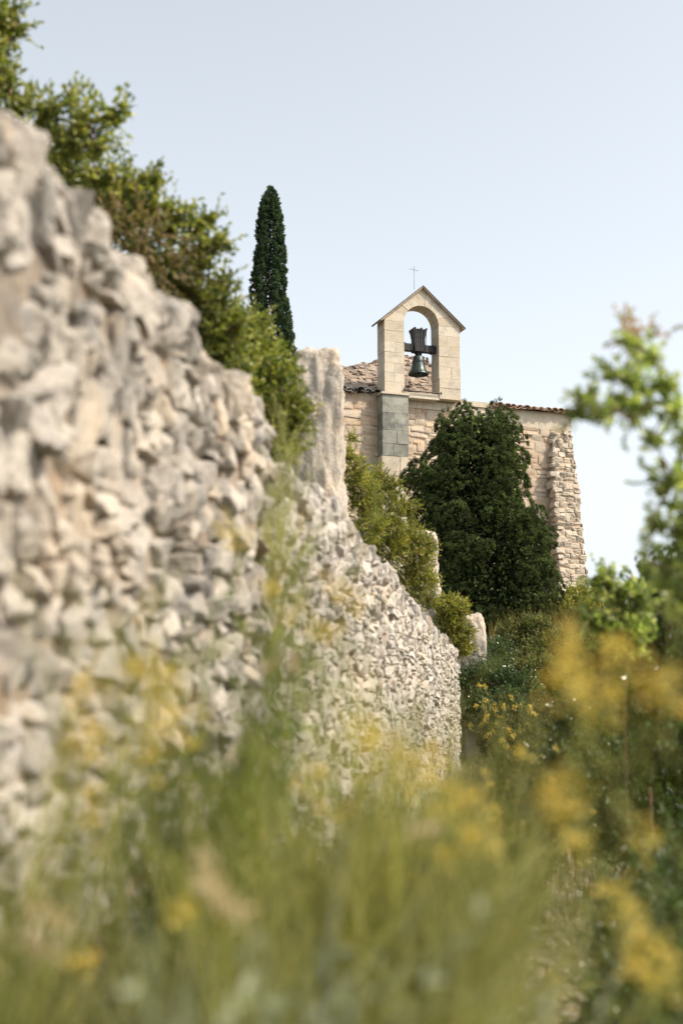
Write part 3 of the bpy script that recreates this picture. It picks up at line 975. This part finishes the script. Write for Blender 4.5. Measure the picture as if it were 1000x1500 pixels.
def sticks(m, A, B, r, bow=None, seg=4, taper=.4):
    """many thin three-sided tapering sticks from A to B"""
    A, B = np.asarray(A, float), np.asarray(B, float)
    n = len(A)
    t = np.linspace(0, 1, seg)[None, :, None]
    P = A[:, None] * (1 - t) + B[:, None] * t
    if bow is not None: P = P + bow[:, None] * (4 * t * (1 - t))
    D = unit(B - A)
    S = unit(np.cross(D, rng.normal(0, 1, (n, 3)))); N = np.cross(D, S)
    r = np.broadcast_to(r, (n,))[:, None, None] * (1 - (1 - taper) * t)
    a = [0, 2.1, 4.2]
    V = np.stack([P + r * (S[:, None] * math.cos(q) + N[:, None] * math.sin(q)) for q in a], 2)   # n,seg,3,3
    F = []
    for i in range(seg - 1):
        for j in range(3):
            F.append((i * 3 + j, i * 3 + (j + 1) % 3, i * 3 + 3 + (j + 1) % 3, i * 3 + 3 + j))
    F = np.array(F)
    m.add(V.reshape(-1, 3), (F[None] + (np.arange(n) * seg * 3)[:, None, None]).reshape(-1, 4))

def sphere_dirs(n):
    return unit(rng.normal(0, 1, (n, 3)))

def limb(m, a, b, r0, r1, k=6, wob=.06, seg=7):
    a, b = np.asarray(a, float), np.asarray(b, float)
    L = np.linalg.norm(b - a)
    t = np.linspace(0, 1, seg)[:, None]
    P = a * (1 - t) + b * t + np.stack([np.interp(t[:, 0], np.linspace(0, 1, 5), np.concatenate([[0], rng.normal(0, wob * L, 3), [0]])) for _ in range(3)], 1)
    m.tube(P, np.linspace(r0, r1, seg), k)
    return P

def shrub(name, label, cat, blobs, base, mat, leafL=.03, Wd=.3, dens=1.0, nl=12, shL=.16, group=None, extra=None, upb=.35, trunk_r=.03, twig='twig', inner=.35, spread=.9):
    """blobs: (px, py, Y, r_px[, squash]); base: world x, y"""
    bz = float(gz(np.array(base[0]), base[1]))
    root = empty(name, (base[0], base[1], bz), label, cat, group)
    m, tw = MB(), MB()
    b0_ = np.array([base[0], base[1], bz - .1])
    nodes = [b0_]
    for bl in sorted(blobs, key=lambda q: np.linalg.norm(at(*q[:3]) - b0_)):
        px, py, Y, rp = bl[:4]; sq = bl[4] if len(bl) > 4 else 1
        c = at(px, py, Y); r = rp * Y / FPX
        ns = int(dens * 120 * (r / .2) ** 2 / (shL / .16) ** 1.2) + 5
        d = sphere_dirs(ns)
        rad = rng.uniform(inner, .95, ns) ** .7
        rad *= 1 + .25 * vnoise(d * 2.2 + c * 3, 5)
        P = c + d * (rad * r)[:, None] * np.array([1, .9, sq])
        D = d * .9 + np.array([0, 0, upb]) + rng.normal(0, .3, (ns, 3))
        shoots(m, tw, P - unit(D) * shL * .6, D, shL * rng.uniform(.6, 1.25, ns), nl, leafL, Wd, spread)
        par = min(nodes, key=lambda q: np.linalg.norm(q - c) + (.25 if q is b0_ else 0)); limb(tw, par, c, trunk_r * (.6 if par is b0_ else .3), trunk_r * .2, 5, .08, 7); nodes.append(c)
        for k in range(3):
            limb(tw, c, c + sphere_dirs(1)[0] * r * .7, .004, .0015, 4, .08, 5)
    limb(tw, b0_, b0_ + (at(*blobs[0][:3]) - b0_) * .5, trunk_r, trunk_r * .5, 7)
    inv = -np.array(root.location)
    o = m.build('foliage', M[mat], root); o.location = inv
    o = tw.build('branches', M[twig], root, True); o.location = inv
    if extra:
        for nm, mt, bls, kw in extra:
            e = MB()
            for px, py, Y, rp in bls:
                c = at(px, py, Y); r = rp * Y / FPX; ns = int(dens * 60 * (r / .2) ** 2) + 6
                d = sphere_dirs(ns)
                e = MB()
                shoots(e, None, c + d * r * .7, d + [0, 0, .3], shL, nl, kw.get('L', leafL), kw.get('W', Wd))
                o = e.build(nm, M[mt], root); o.location = inv
    return root

# ------------------------------------------------------------------ the dark juniper
def tufted_tree(name, label, cat, Y, rows, mat, gy, tuft_r, ntuft, per, leafL, Wd, yscale=.8, seed=3, upward=.25, bare=None, lump=.18, shrink=.8, lumps=0, fill=0):
    """rows: (py, pxl, pxr) outline of the crown"""
    rows = sorted(rows)
    z = np.array([at(500, r[0], Y)[2] for r in rows])[::-1]
    xl = np.array([at(r[1], r[0], Y)[0] for r in rows])[::-1]
    xr = np.array([at(r[2], r[0], Y)[0] for r in rows])[::-1]
    xb = .5 * (xl[0] + xr[0]); yb = Y
    bz = float(gz(np.array(xb), yb))
    root = empty(name, (xb, yb, bz), label, cat)
    inv = -np.array(root.location)
    n = ntuft
    zz = rng.uniform(z[0], z[-1], n * 3)
    wdt = np.interp(zz, z, xr - xl)
    keep = rng.random(n * 3) < (wdt + .12) / ((xr - xl).max() + .12)
    zz = zz[keep][:n]; n = len(zz)
    l, r = np.interp(zz, z, xl), np.interp(zz, z, xr)
    th = rng.uniform(0, 2 * math.pi, n)
    rad = rng.uniform(.0, 1, n) ** .22
    cx, hw = (l + r) / 2, (r - l) / 2
    cth = np.sign(np.cos(th)) * np.abs(np.cos(th)) ** .55      # a boxy section, as wide bushes have
    nz = 1 + lump * fbm(np.stack([np.cos(th) * 1.6, np.sin(th) * 1.6, zz * 1.5], -1), seed, 2)
    hwi = np.maximum(hw - tuft_r * shrink, .02)
    P = np.stack([cx + hwi * rad * cth * np.minimum(nz, 1.12), yb + yscale * hwi * rad * np.sin(th) * nz, zz], 1)
    if lumps:
        li = rng.choice(n, lumps, replace=False)
        rad_l = rng.uniform(.82, 1, lumps)
        LC = np.stack([cx[li] + np.maximum(hw[li] - .13, .02) * rad_l * cth[li], yb + yscale * hw[li] * rad_l * np.sin(th[li]), zz[li]], 1)
        lr = rng.uniform(.13, .27, lumps)
        own = rng.integers(0, lumps, n * 9 // 10)
        dd = unit(sphere_dirs(len(own)) + .7 * np.stack([np.cos(th[li]), np.sin(th[li]), np.full(lumps, .5)], 1)[own])
        P[:len(own)] = LC[own] + dd * lr[own][:, None] * [1, 1, 1.15]
        th[:len(own)] = np.arctan2(dd[:, 1], dd[:, 0])
    out = unit(np.stack([np.cos(th), np.sin(th), np.full(n, upward)], 1))
    tr = tuft_r * rng.uniform(.55, 1.3, n)
    # each tuft: sprays radiating from its centre
    d = sphere_dirs(n * per).reshape(n, per, 3)
    d = unit(d + out[:, None] * .85 + np.array([0, 0, upward]))
    q = P[:, None] + d * (tr[:, None, None] * rng.uniform(.25, 1, (n, per, 1))) * np.array([.85, .85, 1.3])
    V, F = leaves(q.reshape(-1, 3), (d + rng.normal(0, .45, d.shape)).reshape(-1, 3), leafL * rng.uniform(.6, 1.3, n * per), Wd, .3, .1)
    m = MB(); m.add(V, F)
    if fill:
        zf = rng.uniform(z[0] + .1, z[-1] - .15, fill); lf, rf = np.interp(zf, z, xl), np.interp(zf, z, xr)
        tf = rng.uniform(0, 2 * math.pi, fill); qf = np.sqrt(rng.random(fill)) * .78
        hf = np.maximum((rf - lf) / 2 - .05, .02)
        V, F = leaves(np.stack([(lf + rf) / 2 + hf * qf * np.sign(np.cos(tf)) * np.abs(np.cos(tf)) ** .6, yb + yscale * hf * qf * np.sin(tf), zf], 1), sphere_dirs(fill), .07, .32)
        m.add(V, F)
    o = m.build('crown', M[mat], root); o.location = inv
    t = MB()
    zc = at(500, rows[0][0], Y)[2]
    xt = .5 * (xl[-1] + xr[-1])
    axis = lambda k: np.array([np.interp(bz + (zc - bz) * k, z, (xl + xr) / 2), yb, bz + (zc - bz) * k])
    pts = np.array([axis(k) for k in np.linspace(-.03, .93, 12)]); pts[0, 2] = bz - .2
    wmax = (xr - xl).max()
    t.tube(pts, np.linspace(.04 + .03 * wmax, .008, 12), 8)
    for i in range(60):
        k = rng.uniform(.08, .9); a = axis(k)
        j = rng.integers(0, n)
        if abs(P[j, 2] - a[2]) < .9: limb(t, a - [0, 0, .15], P[j], .018, .005, 5)
    o = t.build('trunk', M['bark'], root, True); o.location = inv
    if bare:
        t = MB()
        for a, b in bare: limb(t, at(*a), at(*b), .022, .012, 6, .03)
        o = t.build('bare_branch', M['bark'], root, True); o.location = inv
    return root
jr = [(603, 700, 738), (611, 672, 752), (622, 648, 760), (645, 636, 768), (665, 634, 778), (690, 595, 780), (715, 590, 780), (725, 590, 762), (740, 592, 768), (758, 596, 790), (790, 605, 808), (820, 612, 815), (850, 620, 820), (880, 628, 818), (905, 650, 805), (930, 670, 780)]
tufted_tree('juniper_tree', 'big dense dark green bushy tree in front of the chapel wall', 'tree', 26.2, jr, 'juniper', 0, .075, 6200, 120, .021, .22, .8, 3, .8, lumps=230, shrink=2.6, fill=44000,
            bare=[((655, 662, 25.9), (622, 672, 26.0))])
cr = [(277, 395, 398), (287, 389, 405), (305, 380, 412), (340, 375, 418), (370, 372, 420), (400, 369, 421), (420, 366, 421), (440, 364, 422), (462, 365, 426), (480, 372, 430), (500, 374, 433), (600, 372, 436), (680, 380, 430)]
tufted_tree('cypress_tree', 'slender dark green cypress against the sky behind the wall', 'tree', 31.0, cr, 'cypress', 0, .085, 2400, 70, .045, .15, .9, 9, 1.6, lump=.08, shrink=.35, fill=9000)

# ------------------------------------------------------------------ shrubs behind the wall
GE = 'evergreen shrubs growing behind the wall'
shrub('evergreen_shrub', 'evergreen shrub tip hanging into the top left corner of the sky', 'shrub',
      [(-40, 60, 6.6, 50), (8, 25, 6.6, 34), (-10, 80, 6.6, 38), (8, 120, 6.6, 30), (30, 155, 6.6, 24), (5, 190, 6.6, 30), (25, 40, 6.6, 18), (-60, 160, 6.8, 60)], (-1.9, 6.9), 'evergreen', .040, group=GE, trunk_r=.05, dens=1.2)
shrub('evergreen_shrub', 'evergreen shrub with loose upswept branches above the nearest wall top', 'shrub',
      [(75, 165, 6.4, 34), (105, 140, 6.4, 15), (120, 175, 6.4, 34), (165, 170, 6.4, 22), (180, 158, 6.4, 12), (100, 215, 6.5, 38), (140, 210, 6.4, 26), (60, 190, 6.5, 26), (150, 260, 6.7, 34), (120, 270, 6.9, 40), (60, 240, 7, 36), (90, 250, 6.8, 36), (130, 300, 7, 40), (165, 330, 7, 40), (45, 205, 6.9, 26)], (-1.35, 7.0), 'evergreen', .040, group=GE, dens=.95,
      )
shrub('evergreen_shrub', 'evergreen shrub partly browned with rusty leaves, leaning over the wall', 'shrub',
      [(190, 275, 6.9, 38), (225, 260, 6.9, 20), (180, 300, 7.0, 42), (220, 300, 6.9, 32), (258, 310, 6.9, 24), (245, 330, 7.0, 32), (285, 335, 7.0, 26), (305, 322, 7.0, 16), (310, 355, 7.0, 24), (330, 355, 7.0, 12), (285, 375, 7.0, 34), (240, 420, 7.1, 44), (290, 430, 7.1, 42), (300, 480, 7.3, 50), (330, 500, 7.4, 42), (205, 360, 7.1, 36), (240, 400, 7.2, 44), (270, 450, 7.3, 44), (320, 440, 7.2, 34), (345, 480, 7.3, 26), (300, 520, 7.4, 50), (345, 545, 7.6, 40), (330, 410, 7.2, 14)], (-.85, 7.6), 'evergreen', .040, group=GE, dens=.95,
      extra=[('browned_foliage', 'evergreen_dry', [(200, 345, 6.75, 38), (225, 375, 6.75, 32), (255, 400, 6.85, 28), (185, 325, 6.7, 22)], {})])
shrub('evergreen_shrub', 'dense rounded evergreen shrub between the cypress and the tallest stone block', 'shrub',
      [(345, 470, 8.6, 30), (375, 480, 8.6, 32), (382, 518, 8.5, 34), (355, 520, 8.5, 45), (412, 543, 8.5, 28), (395, 560, 8.4, 46), (422, 588, 8.3, 28), (437, 608, 8.3, 18), (420, 610, 8.3, 40), (345, 570, 8.2, 40), (380, 620, 8.3, 45), (422, 648, 8.3, 26)], (-.55, 8.9), 'evergreen', .036, group=GE, dens=1.4, shL=.13)
shrub('box_shrub', 'bright yellow green box shrub along the wall top right of the tall stone block', 'shrub',
      [(512, 665, 14.0, 14), (520, 690, 14.2, 24), (550, 705, 15, 26), (575, 715, 15, 17), (530, 720, 14.5, 34), (570, 750, 15.0, 34), (600, 745, 15, 14), (540, 770, 14.6, 32), (595, 790, 15.4, 32), (620, 800, 15.6, 22), (570, 800, 15.2, 34), (610, 830, 15.8, 30), (630, 850, 16.0, 18), (600, 860, 15.8, 30), (628, 880, 16.2, 16), (515, 640, 14.2, 9)], (.25, 15.6), 'box', .030, .33, dens=1.5, shL=.14, nl=11, group=GE)
shrub('box_shrub', 'small upright box shrub between the middle and smallest stone blocks', 'shrub',
      [(655, 885, 19.5, 18), (672, 890, 19.6, 18), (660, 915, 19.6, 24), (683, 925, 19.8, 14), (675, 945, 20.0, 20), (648, 900, 19.5, 12)], (1.5, 19.9), 'box', .030, .33, dens=2.0, shL=.13, group=GE)
GL = 'low shrubs at the end of the path'
shrub('laurel_shrub', 'low glossy dark shrub just beyond the end of the wall', 'shrub',
      [(700, 965, 21.5, 24), (690, 1000, 21.2, 26), (730, 960, 22, 28), (720, 1000, 21.2, 36), (700, 1040, 20.8, 28), (740, 1040, 20.8, 34), (765, 1010, 21.2, 32)], (2.3, 21.4), 'glossy', .05, .34, dens=1.2, shL=.2, group=GL)
shrub('laurel_shrub', 'low shrub with pale glints filling the foot of the dark tree', 'shrub',
      [(750, 930, 23, 24), (785, 925, 23, 28), (790, 960, 22.6, 32), (820, 950, 22.6, 30), (815, 990, 22, 34), (850, 960, 22.4, 34), (780, 990, 22, 34), (850, 1010, 21.6, 40)], (3.3, 22.4), 'weeds', .05, .32, dens=1.2, shL=.2, group=GL)

shrub('laurel_shrub', 'sunlit low shrub at the foot of the rough corner buttress', 'shrub',
      [(838, 885, 27.5, 26), (862, 880, 27.5, 28), (885, 895, 27.5, 34), (850, 905, 27, 34), (815, 905, 27.2, 26), (905, 920, 27, 36)], (4.6, 27.6), 'box', .05, .32, dens=1.0, shL=.2, group=GL)
# right hand shrubs
shrub('wild_rose', 'arching pale leaved rose bush with russet tips against the sky at the right edge', 'shrub',
      [(985, 700, 4.26, 44), (1010, 640, 4.26, 40), (1000, 780, 4.26, 46), (960, 765, 4.26, 18), (975, 830, 4.26, 40), (1030, 880, 4.26, 70), (1060, 760, 4.26, 70),
       (950, 590, 4.18, 26), (930, 560, 4.18, 26), (955, 525, 4.18, 22), (900, 545, 4.18, 20), (905, 585, 4.18, 22), (860, 580, 4.10, 16), (845, 600, 4.10, 14), (880, 605, 4.10, 17), (975, 560, 4.18, 28), (925, 500, 4.18, 16), (990, 600, 4.18, 26), (930, 610, 4.18, 18), (955, 640, 4.18, 14)], (1.42, 4.6), 'pale_leaf', .038, .3, dens=.42, nl=10, shL=.10, inner=.1, trunk_r=.012,
      extra=[('russet_tip', 'red_leaf', [(942, 488, 4.18, 9), (925, 500, 4.18, 7)], {'L': .03})])
GD = 'dark shrubs along the right of the path'
shrub('glossy_shrub', 'sunlit upper clump of yellow green leaves below the rose bush', 'shrub',
      [(880, 850, 6.8, 24), (905, 870, 6.8, 28), (895, 920, 6.8, 34), (935, 880, 6.8, 32), (925, 930, 6.8, 36), (870, 905, 6.8, 20)], (1.75, 7.3), 'pale_leaf', .045, .34, dens=.8, shL=.14, group=GD, nl=9, inner=.1, trunk_r=.012)
shrub('glossy_shrub', 'tall dark glossy shrub at the right edge behind the yellow flowers', 'shrub',
      [(970, 880, 7.6, 55), (1010, 860, 7.6, 60), (950, 960, 7.6, 62), (1000, 980, 7.6, 70), (900, 990, 7.8, 50), (1060, 900, 7.8, 90), (980, 1060, 7.6, 70), (1060, 1040, 7.8, 90)], (2.3, 8.4), 'glossy', .045, .36, dens=1.5, shL=.15, group=GD, trunk_r=.02)
shrub('glossy_shrub', 'shadowy glossy shrub overhanging the path below the flowers', 'shrub',
      [(850, 1060, 9.5, 52), (830, 1120, 9.3, 50), (900, 1090, 9.3, 62), (880, 1160, 9.0, 60), (950, 1140, 9.0, 66), (940, 1210, 8.8, 66), (1010, 1120, 9, 70), (1000, 1240, 8.8, 80), (870, 1220, 9.0, 44)], (2.3, 9.4), 'glossy', .042, .36, dens=1.6, shL=.15, group=GD, trunk_r=.02)
shrub('glossy_shrub', 'low leafy shrub in the bottom right corner beside the path', 'shrub',
      [(960, 1340, 5.2, 90), (1000, 1430, 5.0, 90), (910, 1400, 5.0, 60), (1040, 1300, 5.4, 110), (900, 1480, 4.8, 60), (980, 1500, 4.8, 90)], (1.35, 5.5), 'glossy', .04, .34, dens=1.1, shL=.15, group=GD, trunk_r=.015)

# ------------------------------------------------------------------ broom and other foreground plants
def broom(name, label, cat, base, nst, hgt, spread, lean, mat, flowers=(), nflow=20, sub=7, r=.0034, group=None, twig_len=.35, heads=(), fl_r=.02, sub_from=.35, leafy=0, leafL=.02, zbase=None, slant=None):
    """base = world x, y. flowers = photo (px, py, Y) of showing clusters"""
    bz = float(gz(np.array(base[0]), base[1])) if zbase is None else zbase
    slant = (.24 if base[1] < 3.5 and base[0] < .3 else 0) if slant is None else slant
    if slant: base = (base[0] - slant * hgt * .75, base[1])
    root = empty(name, (base[0], base[1], bz), label, cat, group)
    inv = -np.array(root.location)
    m = MB()
    B0 = np.array([base[0], base[1], bz - .05])
    nst = int(nst * 1.7)
    A = B0 + rng.normal(0, .045, (nst, 3)) * [1, 1, 0]
    h = hgt * rng.uniform(.68, 1.08, nst)
    ang = rng.uniform(0, 2 * math.pi, nst); rr = spread * np.sqrt(rng.random(nst))
    nc = max(3, nst // 9)        # stems stand in bunches
    ci = rng.integers(0, nc, nst); ca_, cr_ = rng.uniform(0, 2 * math.pi, nc), np.sqrt(rng.random(nc)) * spread
    cxx = cr_ * np.cos(ca_); cyy = cr_ * np.sin(ca_)
    gx = cxx[ci] + rng.normal(0, .035, nst); gy = cyy[ci] + rng.normal(0, .035, nst)
    ang = np.arctan2(gy, gx); rr = np.hypot(gx, gy)
    h = h * rng.uniform(.85, 1.05, nc)[ci]
    lean = (lean[0] + slant, lean[1])
    T = B0 + np.stack([rr * np.cos(ang) + lean[0] * h, rr * np.sin(ang) + lean[1] * h, h * (1 - .12 * (rr / max(spread, .01)) ** 2)], 1)
    fl = np.array([at(*f) for f in flowers]) if len(flowers) else np.zeros((0, 3))
    hd = np.array([at(*f) for f in heads]) if len(heads) else np.zeros((0, 3))
    tips = np.concatenate([T, fl, hd]); n = len(tips)
    A = np.concatenate([A, B0 + rng.normal(0, .045, (len(fl) + len(hd), 3)) * [1, 1, 0]])
    bow = unit(tips - A) * 0 + np.array([0, 0, .04]) + rng.normal(0, .03, (n, 3)) - .12 * (tips - A) * [1, 1, 0]
    sticks(m, A, tips, r, bow, 6, .35)
    # side twigs
    k = rng.uniform(sub_from, .95, (n, sub, 1))
    P = A[:, None] * (1 - k) + tips[:, None] * k + bow[:, None] * (4 * k * (1 - k))
    d = unit(unit(tips - A)[:, None] + rng.normal(0, .28, (n, sub, 3)) + [0, 0, .15])
    Lt = twig_len * rng.uniform(.4, 1.1, (n, sub, 1))
    Q = P + d * Lt
    P, Q, dd = P.reshape(-1, 3), Q.reshape(-1, 3), d.reshape(-1, 3)
    sticks(m, P, Q, r * .55, rng.normal(0, .012, P.shape), 4, .4)
    # second order, feathery
    k2 = rng.uniform(.3, .9, (len(P), 3, 1))
    P2 = (P[:, None] * (1 - k2) + Q[:, None] * k2).reshape(-1, 3)
    d2 = unit(np.repeat(dd, 3, 0) + rng.normal(0, .35, (len(P2), 3)))
    sticks(m, P2, P2 + d2 * twig_len * .4, r * .4, None, 2, .5)
    if leafy:
        kk = rng.uniform(0, 1, (len(P), leafy, 1))
        PL = (P[:, None] * (1 - kk) + Q[:, None] * kk).reshape(-1, 3)
        V, F = leaves(PL, np.repeat(dd, leafy, 0) + rng.normal(0, .6, PL.shape), leafL * rng.uniform(.6, 1.3, len(PL)), .2)
        m.add(V, F)
    o = m.build('stems', M[mat], root); o.location = inv
    idx = rng.choice(len(Q), min(nflow, len(Q)), replace=False)
    cl = np.concatenate([Q[idx], fl]) if nflow or len(fl) else np.zeros((0, 3))
    rad = np.concatenate([np.full(min(nflow, len(Q)), fl_r), np.full(len(fl), fl_r * 1.5)])
    if len(cl):
        per = 30
        d = sphere_dirs(len(cl) * per).reshape(-1, per, 3)
        p = cl[:, None] + d * rad[:, None, None] * rng.uniform(.2, 1.2, (len(cl), per, 1))
        for c, pp, dd_ in zip(cl, p, d):
            V, F = leaves(pp - c, dd_ + [0, 0, .5], .010 * rng.uniform(.7, 1.3, per) * max(1, fl_r / .02), .45, .4)
            o = mesh_obj('flower_cluster', V, F, M['yellow'], root); o.location = c + inv
    if len(hd):
        for c in hd:
            a = unit(rng.normal(0, 1, 3) * [1, .3, .3] + [.6, 0, -.1])
            V, F = leaves(rng.normal(0, .005, (36, 3)) + a * rng.uniform(-.02, .02, (36, 1)), a + rng.normal(0, .3, (36, 3)), .012, .22)
            o = mesh_obj('seed_head', V, F, M['straw'], root); o.location = c + inv
    return root

def bxy(px, Y):
    return float((px - 500) / FPX * Y * 1.01), Y
GB = 'flowering broom plants in the foreground'
broom('broom_plant', 'tall feathery green broom growing against the wall at the gap between its stretches', 'plant', (-.34, 3.1), 48, 1.55, .24, (.07, 0), 'broom_deep', slant=.08, leafy=3, leafL=.03,
      flowers=[(345, 790, 2.9), (330, 770, 3.0), (490, 860, 2.7), (520, 880, 2.7), (475, 930, 2.6), (440, 905, 2.7), (395, 480 + 380, 2.8)], nflow=8, sub=9, group=GB, heads=[(400, 970, 2.6), (430, 965, 2.6)])
broom('wispy_broom', 'pale wispy broom rising in front of the shrub below the cypress', 'plant', (-.40, 6.4), 22, 1.72, .24, (.07, 0), 'fennel', nflow=0, sub=10, slant=.03, r=.003, twig_len=.35, zbase=1.3)
broom('broom_plant', 'pale green broom with yellow clusters across the foot of the sunlit wall', 'plant', (.12, 2.6), 60, 1.36, .30, (.03, 0), 'broom',
      flowers=[(580, 1110, 2.2), (530, 1075, 2.4), (610, 1130, 2.2), (660, 1165, 2.0), (690, 1185, 2.0), (545, 1090, 2.2), (460, 1145, 2.2), (700, 1230, 2.0), (640, 1110, 2.3)], nflow=22, group=GB, heads=[(630, 1215, 1.9), (570, 1080, 2.0)])
broom('broom_plant', 'broom with one bright yellow cluster in front of the wall at lower left', 'plant', (-.50, 2.5), 50, 1.2, .26, (.02, 0), 'broom',
      flowers=[(228, 1045, 1.9), (268, 1060, 1.9), (130, 1080, 2.0), (235, 980, 2.2), (120, 1010, 2.0), (130, 1090, 2.0), (200, 990, 2.1), (210, 1110, 2.0)], nflow=10, group=GB)
broom('broom_plant', 'low green broom mass filling the bottom centre of the foreground', 'plant', (-.07, 2.4), 80, 1.22, .42, (.03, .0), 'broom', nflow=12, group=GB, heads=[(315, 1300, 1.5), (300, 1270, 1.5), (335, 1330, 1.5)])
broom('broom_plant', 'broom with the largest yellow flower clouds at the right, nearest to the camera', 'plant', (.52, 1.75), 3, 1.15, .12, (.05, .0), 'broom',
      flowers=[(815, 1000, 1.68), (850, 985, 1.68), (905, 965, 1.76), (960, 1000, 1.60), (990, 1020, 1.68), (830, 950, 1.92), (825, 1155, 1.68), (815, 1180, 1.68), (880, 1030, 1.60)], nflow=0, sub=3, r=.0024, group=GB, fl_r=.016, twig_len=.16, sub_from=.65)
broom('broom_plant', 'broom with orange yellow clusters low in the right corner', 'plant', (.52, 1.9), 4, .95, .16, (.06, .0), 'broom_deep',
      flowers=[(920, 1340, 2.00), (935, 1375, 2.00), (900, 1310, 2.08), (945, 1230, 2.08), (930, 1430, 1.92), (980, 1440, 1.92), (850, 1240, 2.24), (955, 1400, 1.92)], nflow=0, sub=2, r=.0020, group=GB, fl_r=.017, twig_len=.16, sub_from=.6)
broom('fennel_plant', 'upright pale stalk clump between the broom and the stony path', 'plant', (.13, 1.75), 26, 1.25, .07, (.02, 0), 'fennel', nflow=0, sub=6)
broom('broom_plant', 'broom crossing the bottom left corner over the wall foot', 'plant', (-.48, 2.0), 36, 1.0, .24, (.03, 0), 'broom_deep', nflow=6, group=GB, heads=[(50, 1380, 1.5), (70, 1340, 1.5)])
broom('broom_plant', 'broom bush in yellow green leaf behind the fennel, right of centre', 'plant', (.38, 5.6), 40, .95, .2, (.03, 0), 'broom', nflow=26, group=GB, fl_r=.018)
broom('broom_plant', 'thin yellow green broom hiding the foot of the far wall', 'plant', (.02, 3.6), 90, 1.22, .42, (.03, 0), 'broom', nflow=14, group=GB)
broom('broom_plant', 'short yellow green broom at the foot of the near wall, left of centre', 'plant', (-.35, 2.9), 60, 1.0, .34, (.03, 0), 'broom', nflow=6, group=GB)
GS = 'grey green sage plants in the foreground'
broom('sage_plant', 'grey green sage low in the bottom left corner', 'plant', (-.25, 1.75), 24, 1.12, .2, (.0, 0), 'sage', nflow=0, sub=7, leafy=9, leafL=.03, group=GS)
broom('sage_plant', 'grey green sage at the bottom edge just left of centre', 'plant', (-.02, 1.85), 22, 1.12, .18, (.0, 0), 'sage', nflow=0, sub=7, leafy=9, leafL=.03, group=GS)
broom('sage_plant', 'grey green sage beside the pale stalks at the bottom', 'plant', (.16, 1.9), 12, 1.1, .14, (.0, 0), 'sage', nflow=0, sub=7, leafy=8, leafL=.03, group=GS)
GW = 'yellow flowering weeds along the far path'
broom('ragwort', 'yellow flowering weed at the far end of the wall foot', 'plant', (1.95, 17.5), 60, 1.15, .42, (.05, 0), 'weeds', nflow=90, sub=6, r=.005, group=GW, fl_r=.03, leafy=5, leafL=.05)
broom('ragwort', 'golden weed clump beside the path before the dark shrub', 'plant', (1.85, 13.5), 60, 1.0, .42, (.05, 0), 'weeds', nflow=90, sub=6, r=.004, group=GW, fl_r=.022, leafy=5, leafL=.05)
broom('ragwort', 'weed clump with small yellow flowers between the fennel and the path', 'plant', (1.1, 8.6), 60, .9, .36, (.0, 0), 'weeds', nflow=40, sub=6, r=.003, group=GW, fl_r=.016, leafy=5, leafL=.04)

# ------------------------------------------------------------------ grass, dry grass and loose stones (uncountable)
def grass(name, mat, xy, h, r, lean=.25, per=1):
    z = gz(xy[:, 0], xy[:, 1])
    A = np.column_stack([xy, z - .02])
    n = len(A); hh = h * rng.uniform(.4, 1.1, n)
    B = A + np.stack([rng.normal(lean * .4, lean, n) * hh, rng.normal(0, lean, n) * hh, hh], 1)
    m = MB(); sticks(m, A, B, r, rng.normal(0, .05, (n, 3)) * hh[:, None], 4, .2)
    return tag(m.build(name, M[mat], None), kind='stuff')
def strip(n, y0, y1, s0, s1, pw=1.0):
    y = y0 + (y1 - y0) * rng.random(n) ** pw
    return np.column_stack([wallx(y) + rng.uniform(s0, s1, n), y])
def off_path(xy, g=.2):
    return xy[np.abs(xy[:, 0] - path_cx(xy[:, 1])) > g + rng.uniform(-.1, .1, len(xy))]
g1 = off_path(strip(26000, 1.5, 21, .02, 3.6, 1.2))
tag(grass('grass', 'weeds', g1, .26, .0032), 'green grass and weeds growing on both sides of the path', 'grass')
g2 = off_path(strip(9000, 2, 20, .02, 3.0))
tag(grass('dry_grass', 'straw', g2, .3, .0024), 'dry straw coloured grass along the foot of the wall', 'dry grass')
g3 = strip(9000, 21, 26, .2, 5)
tag(grass('golden_grass', 'drygrass', g3, .6, .005), 'golden grass around the smallest stone block', 'dry grass')
g4 = strip(6000, 3, 21, -2.5, -.45)
tag(grass('terrace_grass', 'weeds', g4, .2, .003), 'short grass on the terrace behind the wall', 'grass')
k = 900
yy = rng.uniform(3, 20, k); xx = path_cx(yy) + rng.normal(0, .22, k)
cen = np.column_stack([xx, yy, gz(xx, yy) + .02])
s_ = rng.uniform(.012, .055, (k, 1)) ** 1
V, F = stones(cen, s_ * rng.uniform(.6, 1.3, (k, 3)) * [1, 1, .6], frame_rot(U1, -U2, U3, k, .4, 3, .4), 3, 3.2, .25)
m = MB(); m.add(V, F)
tag(m.build('loose_stones', M['pebble']), 'loose pale stones and chips scattered on the path', 'stones', kind='stuff')
k = 3000
yy = rng.uniform(3, 20, k); xx = path_cx(yy) + rng.normal(0, .35, k)
V, F = leaves(np.column_stack([xx, yy, gz(xx, yy) + .03]), rng.normal(0, 1, (k, 3)) * [1, 1, .25], .035, .3)
m = MB(); m.add(V, F)
tag(m.build('fallen_leaves', M['straw']), 'dry fallen leaves littering the path', 'leaves', kind='stuff')
